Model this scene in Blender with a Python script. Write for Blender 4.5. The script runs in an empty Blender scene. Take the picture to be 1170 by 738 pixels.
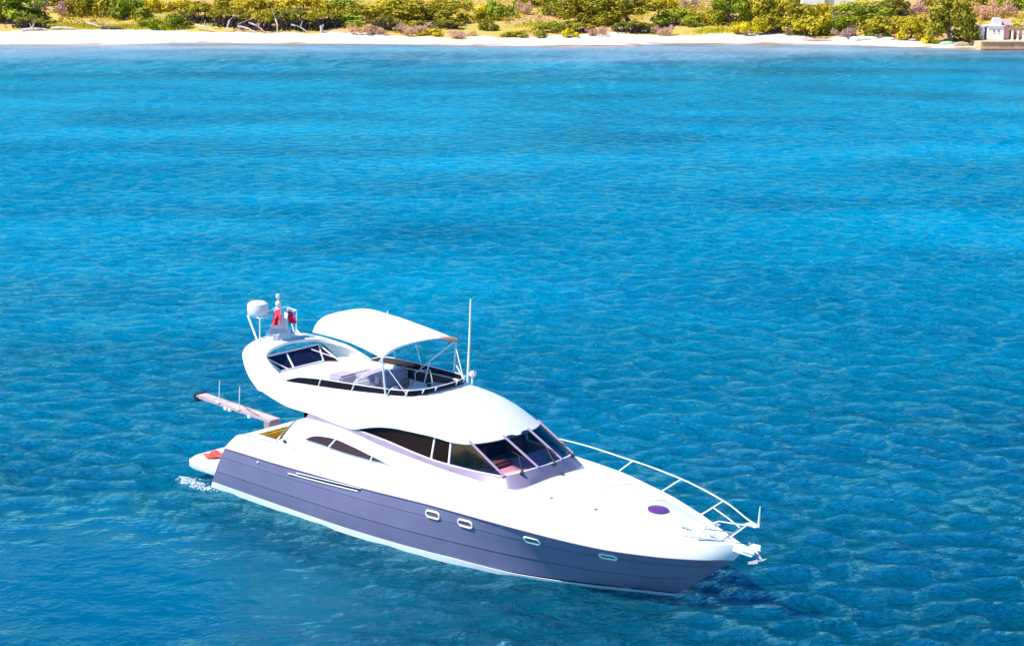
import bpy, bmesh, math, random
import numpy as np
from mathutils import Vector, Matrix, noise

R = math.radians
C = bpy.context.scene.collection
S = bpy.context.scene

# ------------------------------------------------------------------ camera, sky, sun, exposure
cam_d = bpy.data.cameras.new('camera')
cam = bpy.data.objects.new('camera', cam_d); C.objects.link(cam)
cam.location = (0, 0, 15.626)
cam.rotation_euler = (R(90 - 12.545), 0, 0)
cam_d.sensor_fit = 'HORIZONTAL'; cam_d.sensor_width = 36.0
cam_d.lens = 36.0 * 2000.0 / 1170.0
cam_d.clip_start = 0.5; cam_d.clip_end = 6000
S.camera = cam

SUN_AZ, SUN_EL = -110.0, 53.0          # azimuth clockwise from +Y (view direction)
w = bpy.data.worlds.new('World'); S.world = w; w.use_nodes = True
nt = w.node_tree; bg = nt.nodes['Background']
sky = nt.nodes.new('ShaderNodeTexSky'); sky.sky_type = 'NISHITA'; sky.sun_disc = False
sky.sun_elevation = R(SUN_EL); sky.sun_rotation = R(SUN_AZ)
sky.air_density = 1.0; sky.dust_density = 0.1; sky.ozone_density = 4.0
hs = nt.nodes.new('ShaderNodeHueSaturation'); hs.inputs['Saturation'].default_value = 1.55; hs.inputs['Hue'].default_value = .505
nt.links.new(sky.outputs['Color'], hs.inputs['Color']); nt.links.new(hs.outputs['Color'], bg.inputs['Color']); bg.inputs['Strength'].default_value = 0.13
sd = bpy.data.lights.new('sun', 'SUN'); sd.energy = 5.0; sd.angle = R(0.55); sd.color = (1.0, 0.95, 0.87)
sun = bpy.data.objects.new('sun', sd); C.objects.link(sun)
dv = Vector((math.sin(R(SUN_AZ)) * math.cos(R(SUN_EL)), math.cos(R(SUN_AZ)) * math.cos(R(SUN_EL)), math.sin(R(SUN_EL))))
sun.rotation_euler = dv.to_track_quat('Z', 'Y').to_euler(); sun.location = dv * 80
S.view_settings.view_transform = 'Standard'; S.view_settings.look = 'None'
S.view_settings.exposure = 0.5; S.view_settings.gamma = 1.0
S.cycles.sample_clamp_indirect = 4; S.cycles.sample_clamp_direct = 8; S.cycles.max_bounces = 8; S.cycles.transparent_max_bounces = 16

# ------------------------------------------------------------------ helpers
MATS = {}
def node_mat(name):
    m = bpy.data.materials.new(name); m.use_nodes = True
    MATS[name] = m
    return m, m.node_tree, m.node_tree.nodes['Principled BSDF']
def mat(name, col, rough=.5, metal=0., spec=.5, coat=0., var=0., vscale=3., bump=0., bscale=40.):
    m, t, b = node_mat(name)
    b.inputs['Base Color'].default_value = (*col, 1); b.inputs['Roughness'].default_value = rough
    b.inputs['Metallic'].default_value = metal; b.inputs['Specular IOR Level'].default_value = spec
    b.inputs['Coat Weight'].default_value = coat
    if var or bump:
        tc = t.nodes.new('ShaderNodeTexCoord')
    if var:
        n = t.nodes.new('ShaderNodeTexNoise'); n.inputs['Scale'].default_value = vscale; n.inputs['Detail'].default_value = 5
        t.links.new(tc.outputs['Object'], n.inputs['Vector'])
        r = t.nodes.new('ShaderNodeValToRGB')
        r.color_ramp.elements[0].position = .3; r.color_ramp.elements[1].position = .72
        r.color_ramp.elements[0].color = (*[c * (1 - var) for c in col], 1)
        r.color_ramp.elements[1].color = (*[min(1, c * (1 + var)) for c in col], 1)
        t.links.new(n.outputs['Fac'], r.inputs['Fac']); t.links.new(r.outputs['Color'], b.inputs['Base Color'])
    if bump:
        n2 = t.nodes.new('ShaderNodeTexNoise'); n2.inputs['Scale'].default_value = bscale; n2.inputs['Detail'].default_value = 4
        t.links.new(tc.outputs['Object'], n2.inputs['Vector'])
        bp = t.nodes.new('ShaderNodeBump'); bp.inputs['Strength'].default_value = bump; bp.inputs['Distance'].default_value = .02
        t.links.new(n2.outputs['Fac'], bp.inputs['Height']); t.links.new(bp.outputs['Normal'], b.inputs['Normal'])
    return m

def tag(o, label=None, cat=None, group=None, kind=None):
    if label: o['label'] = label
    if cat: o['category'] = cat
    if group: o['group'] = group
    if kind: o['kind'] = kind
    return o
def link(name, me, m, parent=None, smooth=True, loc=None, rotz=None):
    o = bpy.data.objects.new(name, me); C.objects.link(o)
    for mm in (m if isinstance(m, (list, tuple)) else [m]):
        me.materials.append(mm)
    if smooth:
        for p in me.polygons: p.use_smooth = True
        if smooth != 'full':
            try: me.set_sharp_from_angle(angle=R(38))
            except Exception: pass
    if parent is not None: o.parent = parent
    if loc is not None: o.location = loc
    if rotz is not None: o.rotation_euler = (0, 0, rotz)
    return o
def empty(name, loc, rotz=0, parent=None):
    o = bpy.data.objects.new(name, None); C.objects.link(o)
    o.location = loc; o.rotation_euler = (0, 0, rotz); o.empty_display_size = .3
    if parent is not None: o.parent = parent
    return o

class MB:
    """collects verts and faces of one mesh"""
    def __init__(s): s.v = []; s.f = []; s.mi = []
    def add(s, vs, fs, mi=0):
        n = len(s.v); s.v += [tuple(map(float, p)) for p in vs]
        s.f += [tuple(i + n for i in f) for f in fs]; s.mi += [mi] * len(fs)
    def grid(s, rows, closed=False, mi=0, flip=False):
        k = len(rows[0]); vs = [p for r in rows for p in r]; fs = []
        for i in range(len(rows) - 1):
            for j in range(k if closed else k - 1):
                a, b, c, d = i*k + j, i*k + (j+1) % k, (i+1)*k + (j+1) % k, (i+1)*k + j
                fs.append((a, d, c, b) if flip else (a, b, c, d))
        s.add(vs, fs, mi)
    def poly(s, pts, mi=0): s.add(pts, [tuple(range(len(pts)))], mi)
    def box(s, c, d, rot=0., mi=0, bev=0.):
        bm = bmesh.new(); bmesh.ops.create_cube(bm, size=1)
        bmesh.ops.scale(bm, vec=d, verts=bm.verts)
        if bev: bmesh.ops.bevel(bm, geom=bm.edges[:], offset=bev, segments=2, affect='EDGES')
        bmesh.ops.rotate(bm, cent=(0, 0, 0), matrix=Matrix.Rotation(rot, 3, 'Z'), verts=bm.verts)
        bmesh.ops.translate(bm, vec=c, verts=bm.verts)
        bm.verts.index_update()
        s.add([v.co for v in bm.verts], [tuple(v.index for v in f.verts) for f in bm.faces], mi); bm.free()
    def tube(s, pts, r, n=8, mi=0, caps=True):
        pts = [Vector(p) for p in pts]; rs = r if isinstance(r, (list, tuple)) else [r] * len(pts)
        rows = []; up = None
        for i, p in enumerate(pts):
            a = pts[max(0, i-1)]; b = pts[min(len(pts)-1, i+1)]; t = (b - a).normalized()
            if up is None: up = t.orthogonal().normalized()
            else: up = (up - t * up.dot(t)).normalized()
            q = t.cross(up)
            rows.append([p + (up * math.cos(2*math.pi*k/n) + q * math.sin(2*math.pi*k/n)) * rs[i] for k in range(n)])
        s.grid(rows, True, mi)
        if caps:
            s.poly(rows[0][::-1], mi); s.poly(rows[-1], mi)
    def ball(s, c, r, mi=0, seg=14, rings=8, zc=-1.):
        rr = r if isinstance(r, (list, tuple)) else (r, r, r); rows = []
        for i in range(rings + 1):
            th = math.pi * i / rings
            rows.append([(c[0] + rr[0]*math.sin(th)*math.cos(2*math.pi*k/seg), c[1] + rr[1]*math.sin(th)*math.sin(2*math.pi*k/seg),
                          c[2] + rr[2]*max(zc, math.cos(th))) for k in range(seg)])
        s.grid(rows, True, mi, flip=True)
    def prism(s, poly, h, mi=0):
        """poly: list of (x,y,z) bottom, extruded by vector h"""
        n = len(poly); h = Vector(h)
        top = [Vector(p) + h for p in poly]
        s.add(list(poly) + top, [tuple(range(n))[::-1], tuple(range(n, 2*n))] + [(i, (i+1) % n, n + (i+1) % n, n + i) for i in range(n)], mi)
    def sheet(s, A, B, th, nrow=4, mi=0):
        """solid sheet between two polylines of equal length"""
        A = [Vector(p) for p in A]; B = [Vector(p) for p in B]; k = len(A)
        rows = [[a.lerp(b, i / nrow) for a, b in zip(A, B)] for i in range(nrow + 1)]
        nr = []
        for i in range(nrow + 1):
            r = []
            for j in range(k):
                u = rows[i][min(k-1, j+1)] - rows[i][max(0, j-1)]; v = rows[min(nrow, i+1)][j] - rows[max(0, i-1)][j]
                nn = u.cross(v); r.append(rows[i][j] + (nn.normalized() if nn.length > 1e-9 else Vector((0, 0, 1))) * th)
            nr.append(r)
        s.grid(rows, mi=mi, flip=True); s.grid(nr, mi=mi)
        s.grid([rows[0], nr[0]], mi=mi); s.grid([nr[-1], rows[-1]], mi=mi)
        s.grid([[r[0] for r in nr], [r[0] for r in rows]], mi=mi); s.grid([[r[-1] for r in rows], [r[-1] for r in nr]], mi=mi)
    def build(s, name, m, parent=None, smooth=True, fix=True, mirror=False, **kw):
        me = bpy.data.meshes.new(name); me.from_pydata(s.v, [], s.f)
        me.polygons.foreach_set('material_index', s.mi)
        if fix:
            bm = bmesh.new(); bm.from_mesh(me)
            bmesh.ops.remove_doubles(bm, verts=bm.verts, dist=1e-4)
            bmesh.ops.recalc_face_normals(bm, faces=bm.faces); bm.to_mesh(me); bm.free()
        me.update()
        return link(name, me, m, parent, smooth, **kw)
def mir(pts): return [(p[0], -p[1], p[2]) for p in pts]

def pchip(xs, ys, q):
    xs = np.asarray(xs, float); ys = np.asarray(ys, float); h = np.diff(xs); d = np.diff(ys) / h; m = np.zeros_like(ys)
    for i in range(1, len(xs) - 1):
        if d[i-1] * d[i] > 0:
            w1, w2 = 2*h[i] + h[i-1], h[i] + 2*h[i-1]; m[i] = (w1 + w2) / (w1/d[i-1] + w2/d[i])
    m[0], m[-1] = d[0], d[-1]
    q = np.asarray(q, float); k = np.clip(np.searchsorted(xs, q) - 1, 0, len(h) - 1); t = (q - xs[k]) / h[k]
    return ((2*t**3 - 3*t**2 + 1)*ys[k] + (t**3 - 2*t**2 + t)*h[k]*m[k] + (-2*t**3 + 3*t**2)*ys[k+1] + (t**3 - t**2)*h[k]*m[k+1])
def curve(P, n, s=None, u=None):
    """smooth resample of control points; parameter s given or index"""
    P = np.asarray(P, float); s = np.arange(len(P)) if s is None else np.asarray(s, float)
    u = np.linspace(s[0], s[-1], n) if u is None else u
    return np.stack([pchip(s, P[:, k], u) for k in range(3)], 1)

# ------------------------------------------------------------------ materials
M_white = mat('white_gelcoat', (.76, .76, .755), .28, coat=.3)
M_canvas = mat('white_canvas', (.80, .79, .76), .8, bump=.15, bscale=30)
M_hull = mat('grey_lavender_hull_paint', (.19, .178, .285), .22, coat=.1, spec=.3, var=.06, vscale=1.2)
M_groove = mat('dark_hull_seam', (.03, .025, .05), .5)
M_boot = mat('white_boot_top', (.8, .8, .8), .35)
M_anti = mat('dark_red_antifouling', (.09, .03, .03), .7)
M_dash = mat('mauve_grey_paint', (.29, .225, .32), .3, var=.12, vscale=2.5)
M_glass = mat('dark_tinted_glass', (.010, .004, .006), .1, spec=.1)
M_navyglass = mat('navy_tinted_glass', (.010, .010, .04), .05, spec=.6)
M_smoke = mat('smoked_acrylic', (.018, .010, .014), .08, spec=.4)
M_steel = mat('polished_steel', (.75, .75, .77), .18, metal=1.)
M_rail = mat('white_rail', (.82, .82, .84), .25)
M_pillar = mat('mauve_window_pillar', (.36, .26, .38), .35)
M_black = mat('black_rubber', (.012, .012, .014), .6)
M_teak = mat('teak_deck', (.36, .22, .12), .6, var=.25, vscale=6)
M_cushion = mat('shade_mauve_cushion', (.44, .37, .48), .8, bump=.2, bscale=20)  # white seats toned mauve, their shade put into the colour
M_yellow = mat('yellow_cushion', (.75, .50, .10), .8, var=.2, vscale=5)
M_brown = mat('brown_leather', (.16, .08, .06), .6)
M_red = mat('red_cloth', (.78, .03, .10), .8, var=.1)
M_redtowel = mat('coral_red_towel', (.62, .09, .07), .9, var=.25, vscale=8)
M_flagw = mat('white_cloth', (.82, .80, .80), .8)
M_wood = mat('sun_bleached_gangway', (.58, .47, .43), .6, var=.12, vscale=4)
M_inner = mat('cabin_mauve_lining', (.85, .42, .46), .6)
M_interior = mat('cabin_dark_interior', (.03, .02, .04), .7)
M_screen_glass, t_, b_ = node_mat('tinted_windscreen_glass')
tr = t_.nodes.new('ShaderNodeBsdfTransparent'); tr.inputs['Color'].default_value = (.96, .84, .90, 1)
gl = t_.nodes.new('ShaderNodeBsdfGlossy'); gl.inputs['Roughness'].default_value = .03
fr = t_.nodes.new('ShaderNodeFresnel'); fr.inputs['IOR'].default_value = 1.38
mx = t_.nodes.new('ShaderNodeMixShader')
t_.links.new(fr.outputs[0], mx.inputs[0]); t_.links.new(tr.outputs[0], mx.inputs[1]); t_.links.new(gl.outputs[0], mx.inputs[2])
t_.links.new(mx.outputs[0], t_.nodes['Material Output'].inputs['Surface']); t_.nodes.remove(b_)
# ------------------------------------------------------------------ shore profile (metres, camera foot at the origin)
WLP = [(-400, 262), (-92.6, 254.7), (-73.4, 253.7), (-58.1, 252.7), (-49.0, 257.2), (-36.1, 256.1), (-17.0, 254.3), (-3.1, 250.7), (14.2, 249.7), (22.1, 255.1), (33.3, 254.3), (45.9, 254.1), (52.5, 249.7), (63.2, 243.1), (71.1, 241.2), (91.4, 241.2), (400, 232)]
BKP = [(-400, 274), (-97.0, 267.3), (-76.9, 266.3), (-67.5, 265.5), (-57.5, 267.8), (-49.8, 268.6), (-41.4, 266.4), (-33.4, 265.1), (-21.5, 263.5), (-8.3, 258.6), (-1.9, 258.5), (4.5, 258.6), (14.9, 261.4), (34.6, 264.0), (40.9, 262.7), (48.1, 259.7), (53.7, 255.8), (59.1, 251.4), (64.1, 246.6), (72.1, 244.9), (93.0, 245.6), (400, 237)]
def shore_y(x): return np.interp(x, [p[0] for p in WLP], [p[1] for p in WLP])
def back_y(x): return np.interp(x, [p[0] for p in BKP], [p[1] for p in BKP])
def gz(x, y):
    x = np.asarray(x, float); y = np.asarray(y, float)
    yw, yb = shore_y(x), back_y(x)
    z = np.where(y < yb, .1*(y - yw), .1*(yb - yw) + .125*(np.minimum(y, 296) - yb) + .01*(np.clip(y, 296, 500) - 296))
    return np.maximum(z, -2.5)

# ------------------------------------------------------------------ sea
def ramp(t, fac, stops):
    r = t.nodes.new('ShaderNodeValToRGB'); e = r.color_ramp.elements
    while len(e) < len(stops): e.new(.5)
    for k, (p, c) in enumerate(stops): e[k].position = p; e[k].color = (*c, 1)
    t.links.new(fac, r.inputs['Fac']); return r.outputs['Color']
def noise_n(t, vec, scale, detail=4, rough=.5, dist=0.):
    n = t.nodes.new('ShaderNodeTexNoise'); n.inputs['Scale'].default_value = scale; n.inputs['Detail'].default_value = detail
    n.inputs['Roughness'].default_value = rough; n.inputs['Distortion'].default_value = dist
    t.links.new(vec, n.inputs['Vector']); return n.outputs['Fac']
def mathn(t, op, a, b=None, clamp=False):
    n = t.nodes.new('ShaderNodeMath'); n.operation = op; n.use_clamp = clamp
    for i, v in enumerate((a, b)):
        if v is None: continue
        if isinstance(v, (int, float)): n.inputs[i].default_value = v
        else: t.links.new(v, n.inputs[i])
    return n.outputs[0]
def mapr(t, v, a, b, c=0., d=1.):
    n = t.nodes.new('ShaderNodeMapRange'); n.inputs[1].default_value = a; n.inputs[2].default_value = b
    n.inputs[3].default_value = c; n.inputs[4].default_value = d; t.links.new(v, n.inputs[0]); return n.outputs[0]
def mixc(t, f, a, b):
    n = t.nodes.new('ShaderNodeMix'); n.data_type = 'RGBA'
    if isinstance(f, (int, float)): n.inputs[0].default_value = f
    else: t.links.new(f, n.inputs[0])
    for i, v in ((6, a), (7, b)):
        if isinstance(v, tuple): n.inputs[i].default_value = (*v, 1)
        else: t.links.new(v, n.inputs[i])
    return n.outputs[2]
def mapping(t, vec, scale, rz=0.):
    n = t.nodes.new('ShaderNodeMapping'); n.inputs['Scale'].default_value = scale; n.inputs['Rotation'].default_value = (0, 0, rz)
    t.links.new(vec, n.inputs['Vector']); return n.outputs[0]

M_sea, t, b = node_mat('sea_water')
geo = t.nodes.new('ShaderNodeNewGeometry'); pos = geo.outputs['Position']
sep = t.nodes.new('ShaderNodeSeparateXYZ'); t.links.new(pos, sep.inputs[0])
# sand pales the water by the beach; dark near stops paint the hull's reflection
big = noise_n(t, mapping(t, pos, (.02, .035, 0)), 1., 3)
yy = mathn(t, 'ADD', sep.outputs['Y'], mathn(t, 'MULTIPLY', mathn(t, 'SUBTRACT', big, .5), 50.))
deep = ramp(t, mapr(t, yy, 30, 252), [(0, (.000, .060, .085)), (.06, (.000, .105, .155)), (.11, (.000, .200, .315)), (.18, (.000, .315, .475)), (.35, (.000, .370, .560)), (.7, (.000, .390, .580)), (.84, (.02, .36, .54)), (.93, (.24, .45, .60)), (1, (.62, .60, .62))])
patch = noise_n(t, mapping(t, pos, (.05, .09, 0), .15), 1., 4)
colr = mixc(t, mapr(t, patch, .42, .66), deep, mixc(t, .45, deep, (.0, .07, .17)))
wet = mapr(t, mathn(t, 'SUBTRACT', sep.outputs['Y'], 0.), 249, 258)
t.links.new(colr, b.inputs['Base Color'])
b.inputs['IOR'].default_value = 1.333; b.inputs['Roughness'].default_value = .4; b.inputs['Specular IOR Level'].default_value = 0.
b.subsurface_method = 'BURLEY'; b.inputs['Subsurface Weight'].default_value = .2; b.inputs['Subsurface Radius'].default_value = (.4, 1.0, 1.2); b.inputs['Subsurface Scale'].default_value = 3.5
gloss = t.nodes.new('ShaderNodeBsdfGlossy'); gloss.inputs['Roughness'].default_value = .05; gloss.inputs['Color'].default_value = (.38, .86, 1.0, 1)
fres = t.nodes.new('ShaderNodeFresnel'); fres.inputs['IOR'].default_value = 2.6
mixs = t.nodes.new('ShaderNodeMixShader'); t.links.new(fres.outputs[0], mixs.inputs[0]); t.links.new(b.outputs[0], mixs.inputs[1]); t.links.new(gloss.outputs[0], mixs.inputs[2])
t.links.new(mixs.outputs[0], t.nodes['Material Output'].inputs['Surface'])
n1 = noise_n(t, mapping(t, pos, (2.4, 3.0, 1.5), .42), 1., 7, .66, .6)
n2 = noise_n(t, mapping(t, pos, (.75, .85, .5), .42), 1., 4, .55, .3)
bp = t.nodes.new('ShaderNodeBump'); bp.inputs['Strength'].default_value = 1.; bp.inputs['Distance'].default_value = .85
t.links.new(n1, bp.inputs['Height'])
lee_a = t.nodes.new('ShaderNodeAttribute'); lee_a.attribute_name = 'lee'
calm = mathn(t, 'MULTIPLY', mapr(t, lee_a.outputs['Fac'], 0, 1, 1., .12), mapr(t, noise_n(t, mapping(t, pos, (.03, .06, 0), .2), 1., 3), .35, .65, .75, 1.2))
t.links.new(calm, bp.inputs['Strength'])
bp2 = t.nodes.new('ShaderNodeBump'); bp2.inputs['Strength'].default_value = .9; bp2.inputs['Distance'].default_value = 1.0
t.links.new(calm, bp2.inputs['Strength']); t.links.new(n2, bp2.inputs['Height']); t.links.new(bp.outputs['Normal'], bp2.inputs['Normal'])
for q_ in (b, gloss, fres): t.links.new(bp2.outputs['Normal'], q_.inputs['Normal'])

def make_sea():
    rng = np.random.default_rng(7)
    xs = np.arange(-84, 84.01, .25)
    ys = [24.]
    while ys[-1] < 268: ys.append(ys[-1] + .19 + max(0, ys[-1] - 55) * .0023)
    ys = np.array(ys); X, Y = np.meshgrid(xs, ys); DX = np.zeros_like(X); DY = np.zeros_like(X); Z = np.zeros_like(X)
    N = 110; lam = np.exp(rng.uniform(np.log(.7), np.log(1.8), N)); k = 2*np.pi/lam
    ang = R(-112) + rng.normal(0, .75, N)           # travelling towards the camera, short-crested
    slope = .21 * math.sqrt(2 / N) * np.where(lam > 2., .5, 1.); a = slope / k
    ph = rng.uniform(0, 2*np.pi, N)
    step = np.gradient(ys)[:, None]
    for i in range(N):
        kx, ky = k[i]*math.cos(ang[i]), k[i]*math.sin(ang[i]); p = kx*X + ky*Y + ph[i]
        ai = a[i] * np.clip((lam[i] / step - 2.2) / 2.5, 0, 1)     # only waves the grid can carry
        Z += ai*np.cos(p); DX -= ai*kx/k[i]*np.sin(p); DY -= ai*ky/k[i]*np.sin(p)
    # gusts: patches of stronger and weaker ripple
    g = 1.05 + .4*np.sin(X*.07 + Y*.031 + 1) * np.sin(Y*.055 - X*.02 + .4)
    fade = np.minimum(1, np.minimum((84 - np.abs(X))/6, np.minimum((Y - 24)/3, np.maximum(0, (shore_y(X) - 1 - Y)/14 + .12))))
    fade = np.clip(fade, 0, 1) * g
    # sheltered water in the lee of the hull
    hx, hy = math.cos(R(-41.805)), math.sin(R(-41.805)); bx = (X + 7.137)*hx + (Y - 49.799)*hy; by = -(X + 7.137)*hy + (Y - 49.799)*hx
    lee = np.exp(-((by + 9)/5)**4 - ((bx - 4)/7.5)**4); side = np.exp(-(by/3.4)**4) * np.exp(-((bx - 7)/9)**6); fade = fade*(1 - .9*lee)*(1 - .55*side)
    V = np.stack([X + .3*DX*fade, Y + .3*DY*fade, Z*fade], -1).reshape(-1, 3)
    ny, nx = X.shape; idx = np.arange(ny*nx).reshape(ny, nx)
    F = np.stack([idx[:-1, :-1], idx[:-1, 1:], idx[1:, 1:], idx[1:, :-1]], -1).reshape(-1, 4)
    me = bpy.data.meshes.new('sea')
    # the flat outer sheet
    y0, y1 = ys[0], ys[-1]
    o = [(-3000, -1500, 0), (3000, -1500, 0), (3000, y0, 0), (-3000, y0, 0), (-84, y0, 0), (84, y0, 0), (-84, y1, 0), (84, y1, 0), (-3000, y1, 0), (3000, y1, 0)]
    n = len(V); vs = np.vstack([V, np.array(o)])
    fs = F.tolist() + [[n, n+1, n+2, n+3], [n+3, n+4, n+6, n+8], [n+5, n+2, n+9, n+7]]
    me.from_pydata(vs.tolist(), [], fs); me.update()
    la = me.attributes.new('lee', 'FLOAT', 'POINT'); la.data.foreach_set('value', np.concatenate([lee.reshape(-1), np.zeros(len(o))]).astype(np.float32))
    tag(link('sea', me, M_sea, smooth='full'), kind='structure')
make_sea()

# ------------------------------------------------------------------ land
M_land, t, b = node_mat('sand_and_dry_grass')
geo = t.nodes.new('ShaderNodeNewGeometry'); pos = geo.outputs['Position']
at = t.nodes.new('ShaderNodeAttribute'); at.attribute_name = 'shore'      # metres inland from the waterline
sh = at.outputs['Fac']
at2 = t.nodes.new('ShaderNodeAttribute'); at2.attribute_name = 'inland'   # metres behind the back of the beach
inl = at2.outputs['Fac']
nz = noise_n(t, pos, .35, 5); nf = noise_n(t, pos, 1.6, 5, .6); ng = noise_n(t, mapping(t, pos, (.09, .12, .1)), 1., 5, .6)
sand = mixc(t, nf, (.68, .63, .54), (.78, .74, .66))
weed = mathn(t, 'MULTIPLY', mapr(t, noise_n(t, mapping(t, pos, (.12, .5, 0)), 1., 4, .6), .46, .62), mapr(t, sh, 3.6, 1.2, 0, 1))
wets = mixc(t, mapr(t, mathn(t, 'ADD', sh, mathn(t, 'MULTIPLY', nz, 1.2)), 1.9, .4), sand, (.42, .31, .24))
sand2 = mixc(t, weed, wets, (.34, .17, .05))
grass = ramp(t, ng, [(.25, (.34, .24, .05)), (.42, (.58, .36, .17)), (.5, (.60, .45, .03)), (.62, (.50, .46, .02)), (.75, (.66, .46, .26))])
grass2 = mixc(t, mapr(t, nf, .35, .7), grass, (.50, .31, .15))
edge = mapr(t, mathn(t, 'ADD', inl, mathn(t, 'MULTIPLY', mathn(t, 'SUBTRACT', nz, .5), 6.)), -.3, .5)
t.links.new(mixc(t, edge, sand2, grass2), b.inputs['Base Color']); b.inputs['Roughness'].default_value = .9
b.inputs['Specular IOR Level'].default_value = .2
bp = t.nodes.new('ShaderNodeBump'); bp.inputs['Strength'].default_value = .6; bp.inputs['Distance'].default_value = .15
t.links.new(nf, bp.inputs['Height']); t.links.new(bp.outputs['Normal'], b.inputs['Normal'])
def make_land():
    xs = np.concatenate([[-3000, -1200, -500, -250, -150], np.arange(-110, 110.1, 1.), [150, 250, 500, 1200, 3000]])
    ys = np.concatenate([[215., 225, 232], np.arange(235, 300, .7), np.arange(300, 420, 4), [450, 520, 650, 900, 1400, 2200, 3500]])
    X, Y = np.meshgrid(xs, ys); Z = gz(X, Y)
    for i in range(len(ys)):
        for j in range(len(xs)):
            x, y = X[i, j], Y[i, j]; d = y - back_y(x)
            if d > -2: Z[i, j] += (noise.noise((x*.16, y*.16, 3)) * .45 + noise.noise((x*.05, y*.05, 8)) * .6) * min(1, (d + 2) / 5)
            elif y > shore_y(x): Z[i, j] += noise.noise((x*.3, y*.3, 1)) * .06
            if y > 420: Z[i, j] += noise.noise((x*.004, y*.004, 5)) * min(6, (y - 420) * .02)
    ny, nx = X.shape; idx = np.arange(ny*nx).reshape(ny, nx)
    F = np.stack([idx[:-1, :-1], idx[:-1, 1:], idx[1:, 1:], idx[1:, :-1]], -1).reshape(-1, 4)
    me = bpy.data.meshes.new('ground'); me.from_pydata(np.stack([X, Y, Z], -1).reshape(-1, 3).tolist(), [], F.tolist()); me.update()
    for nm, arr in (('shore', Y - shore_y(X)), ('inland', Y - back_y(X))):
        a = me.attributes.new(nm, 'FLOAT', 'POINT'); a.data.foreach_set('value', arr.reshape(-1).astype(np.float32))
    tag(link('ground', me, M_land, smooth='full'), kind='structure')
    return xs, ys, Z
LX, LY, LZ = make_land()
def ground_z(x, y):
    i = int(np.clip(np.searchsorted(LY, y) - 1, 0, len(LY)-2)); j = int(np.clip(np.searchsorted(LX, x) - 1, 0, len(LX)-2))
    u = (x - LX[j])/(LX[j+1]-LX[j]); v = (y - LY[i])/(LY[i+1]-LY[i])
    return float((LZ[i, j]*(1-u) + LZ[i, j+1]*u)*(1-v) + (LZ[i+1, j]*(1-u) + LZ[i+1, j+1]*u)*v)
# ------------------------------------------------------------------ motor yacht: x forward from the transom, y to port, z up from the waterline
BX, BY, HD = -7.137, 49.799, R(-41.805)
yacht = empty('motor_yacht', (BX, BY, 0), HD)
tag(yacht, 'white flybridge motor yacht with lavender grey hull, anchored off the beach', 'yacht')
def W(p):
    c, s = math.cos(HD), math.sin(HD)
    return (BX + p[0]*c - p[1]*s, BY + p[0]*s + p[1]*c, p[2])

M_pane = mat('brown_portlight_glass', (.20, .12, .10), .15)
SS = [0, .03, .14, .37, .53, .69, .83, .91, .96, 1.]
SHEER = [(.66, 2.24, 1.39), (1.3, 2.28, 1.41), (3.1, 2.36, 1.44), (6.4, 2.38, 1.49), (8.99, 2.30, 1.545), (11.55, 2.11, 1.50), (13.8, 1.70, 1.42), (15.1, 1.18, 1.385), (15.97, .58, 1.35), (16.55, 0, 1.32)]
WATER = [(-.3, 2.03, 0), (.2, 2.05, 0), (2.1, 2.12, 0), (5.4, 2.20, 0), (8.1, 2.09, 0), (10.6, 1.72, 0), (12.6, 1.02, 0), (13.75, .50, 0), (14.4, .20, 0), (14.86, 0, 0)]
GUNW = [(.76, 2.14, 1.56), (1.12, 2.12, 1.80), (3.2, 2.24, 1.86), (6.4, 2.26, 1.96), (9.0, 2.17, 2.03), (11.4, 1.95, 2.0), (13.2, 1.62, 1.885), (14.9, .96, 1.82), (16.0, .40, 1.775), (16.88, 0, 1.72)]
U = np.concatenate([np.linspace(0, .06, 7)[:-1], np.linspace(.06, .8, 48)[:-1], np.linspace(.8, 1, 26)])
sh_c, wl_c, gw_c = (curve(T, 0, SS, U) for T in (SHEER, WATER, GUNW))
def hull_line(tt, off=0.):
    P = wl_c + (sh_c - wl_c) * tt
    bulge = np.interp(U, [0, .5, .75, 1], [.05, .05, -.10, -.05]) * math.sin(math.pi * min(1, tt))
    taper = np.clip((1 - U) / .06, 0, 1)
    P = P.copy(); P[:, 1] = np.maximum(P[:, 1] + (bulge + off) * taper, 0.); return P
def both(rows):
    """rows are port half lines -> starboard + port meshes"""
    m = MB(); m.grid([[tuple(p) for p in r] for r in rows]); m.grid([mir(r) for r in rows], flip=True); return m
TT = [.075, .2, .30, .395, .40, .415, .42, .52, .64, .755, .76, .772, .777, .86, .93, .985, 1.0]
OFF = [0, 0, 0, 0, -.022, -.022, .010, 0, 0, 0, -.014, -.014, .006, 0, 0, 0, 0]
rows = [hull_line(a, o) for a, o in zip(TT, OFF)]
keel = np.stack([np.interp(U, [0, .85, 1], [-.1, 12.4, 14.5]), U*0, np.interp(U, [0, .85, 1], [-.75, -.7, -.25])], 1)
hm = both(rows)
hm.grid([[tuple(r[0]) for r in rows], [(r[0][0] + .01, -r[0][1], r[0][2]) for r in rows]])        # transom face
hull = hm.build('hull', M_hull, yacht)
both([keel, hull_line(0.0, -.01) * [1, 1, 0] + [0, 0, -.15], hull_line(.0, 0), hull_line(.03, .0)]).build('antifouling', M_anti, hull)
def stripe_t(lo): return [tuple(p) for p in lo]
st_hi = np.interp(U, [0, .6, .72, .8, 1], [.12, .10, .055, .04, .05])
lo = hull_line(.0, .012) - [0, 0, .025]
hi = np.array([wl_c[i] + (sh_c[i] - wl_c[i]) * st_hi[i] for i in range(len(U))]); hi[:, 1] += np.interp(U, [0, .9, 1], [.03, .012, .012])
both([lo, hi, hi + [0, -.02, .004]]).build('boot_stripe', M_boot, hull)

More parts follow.
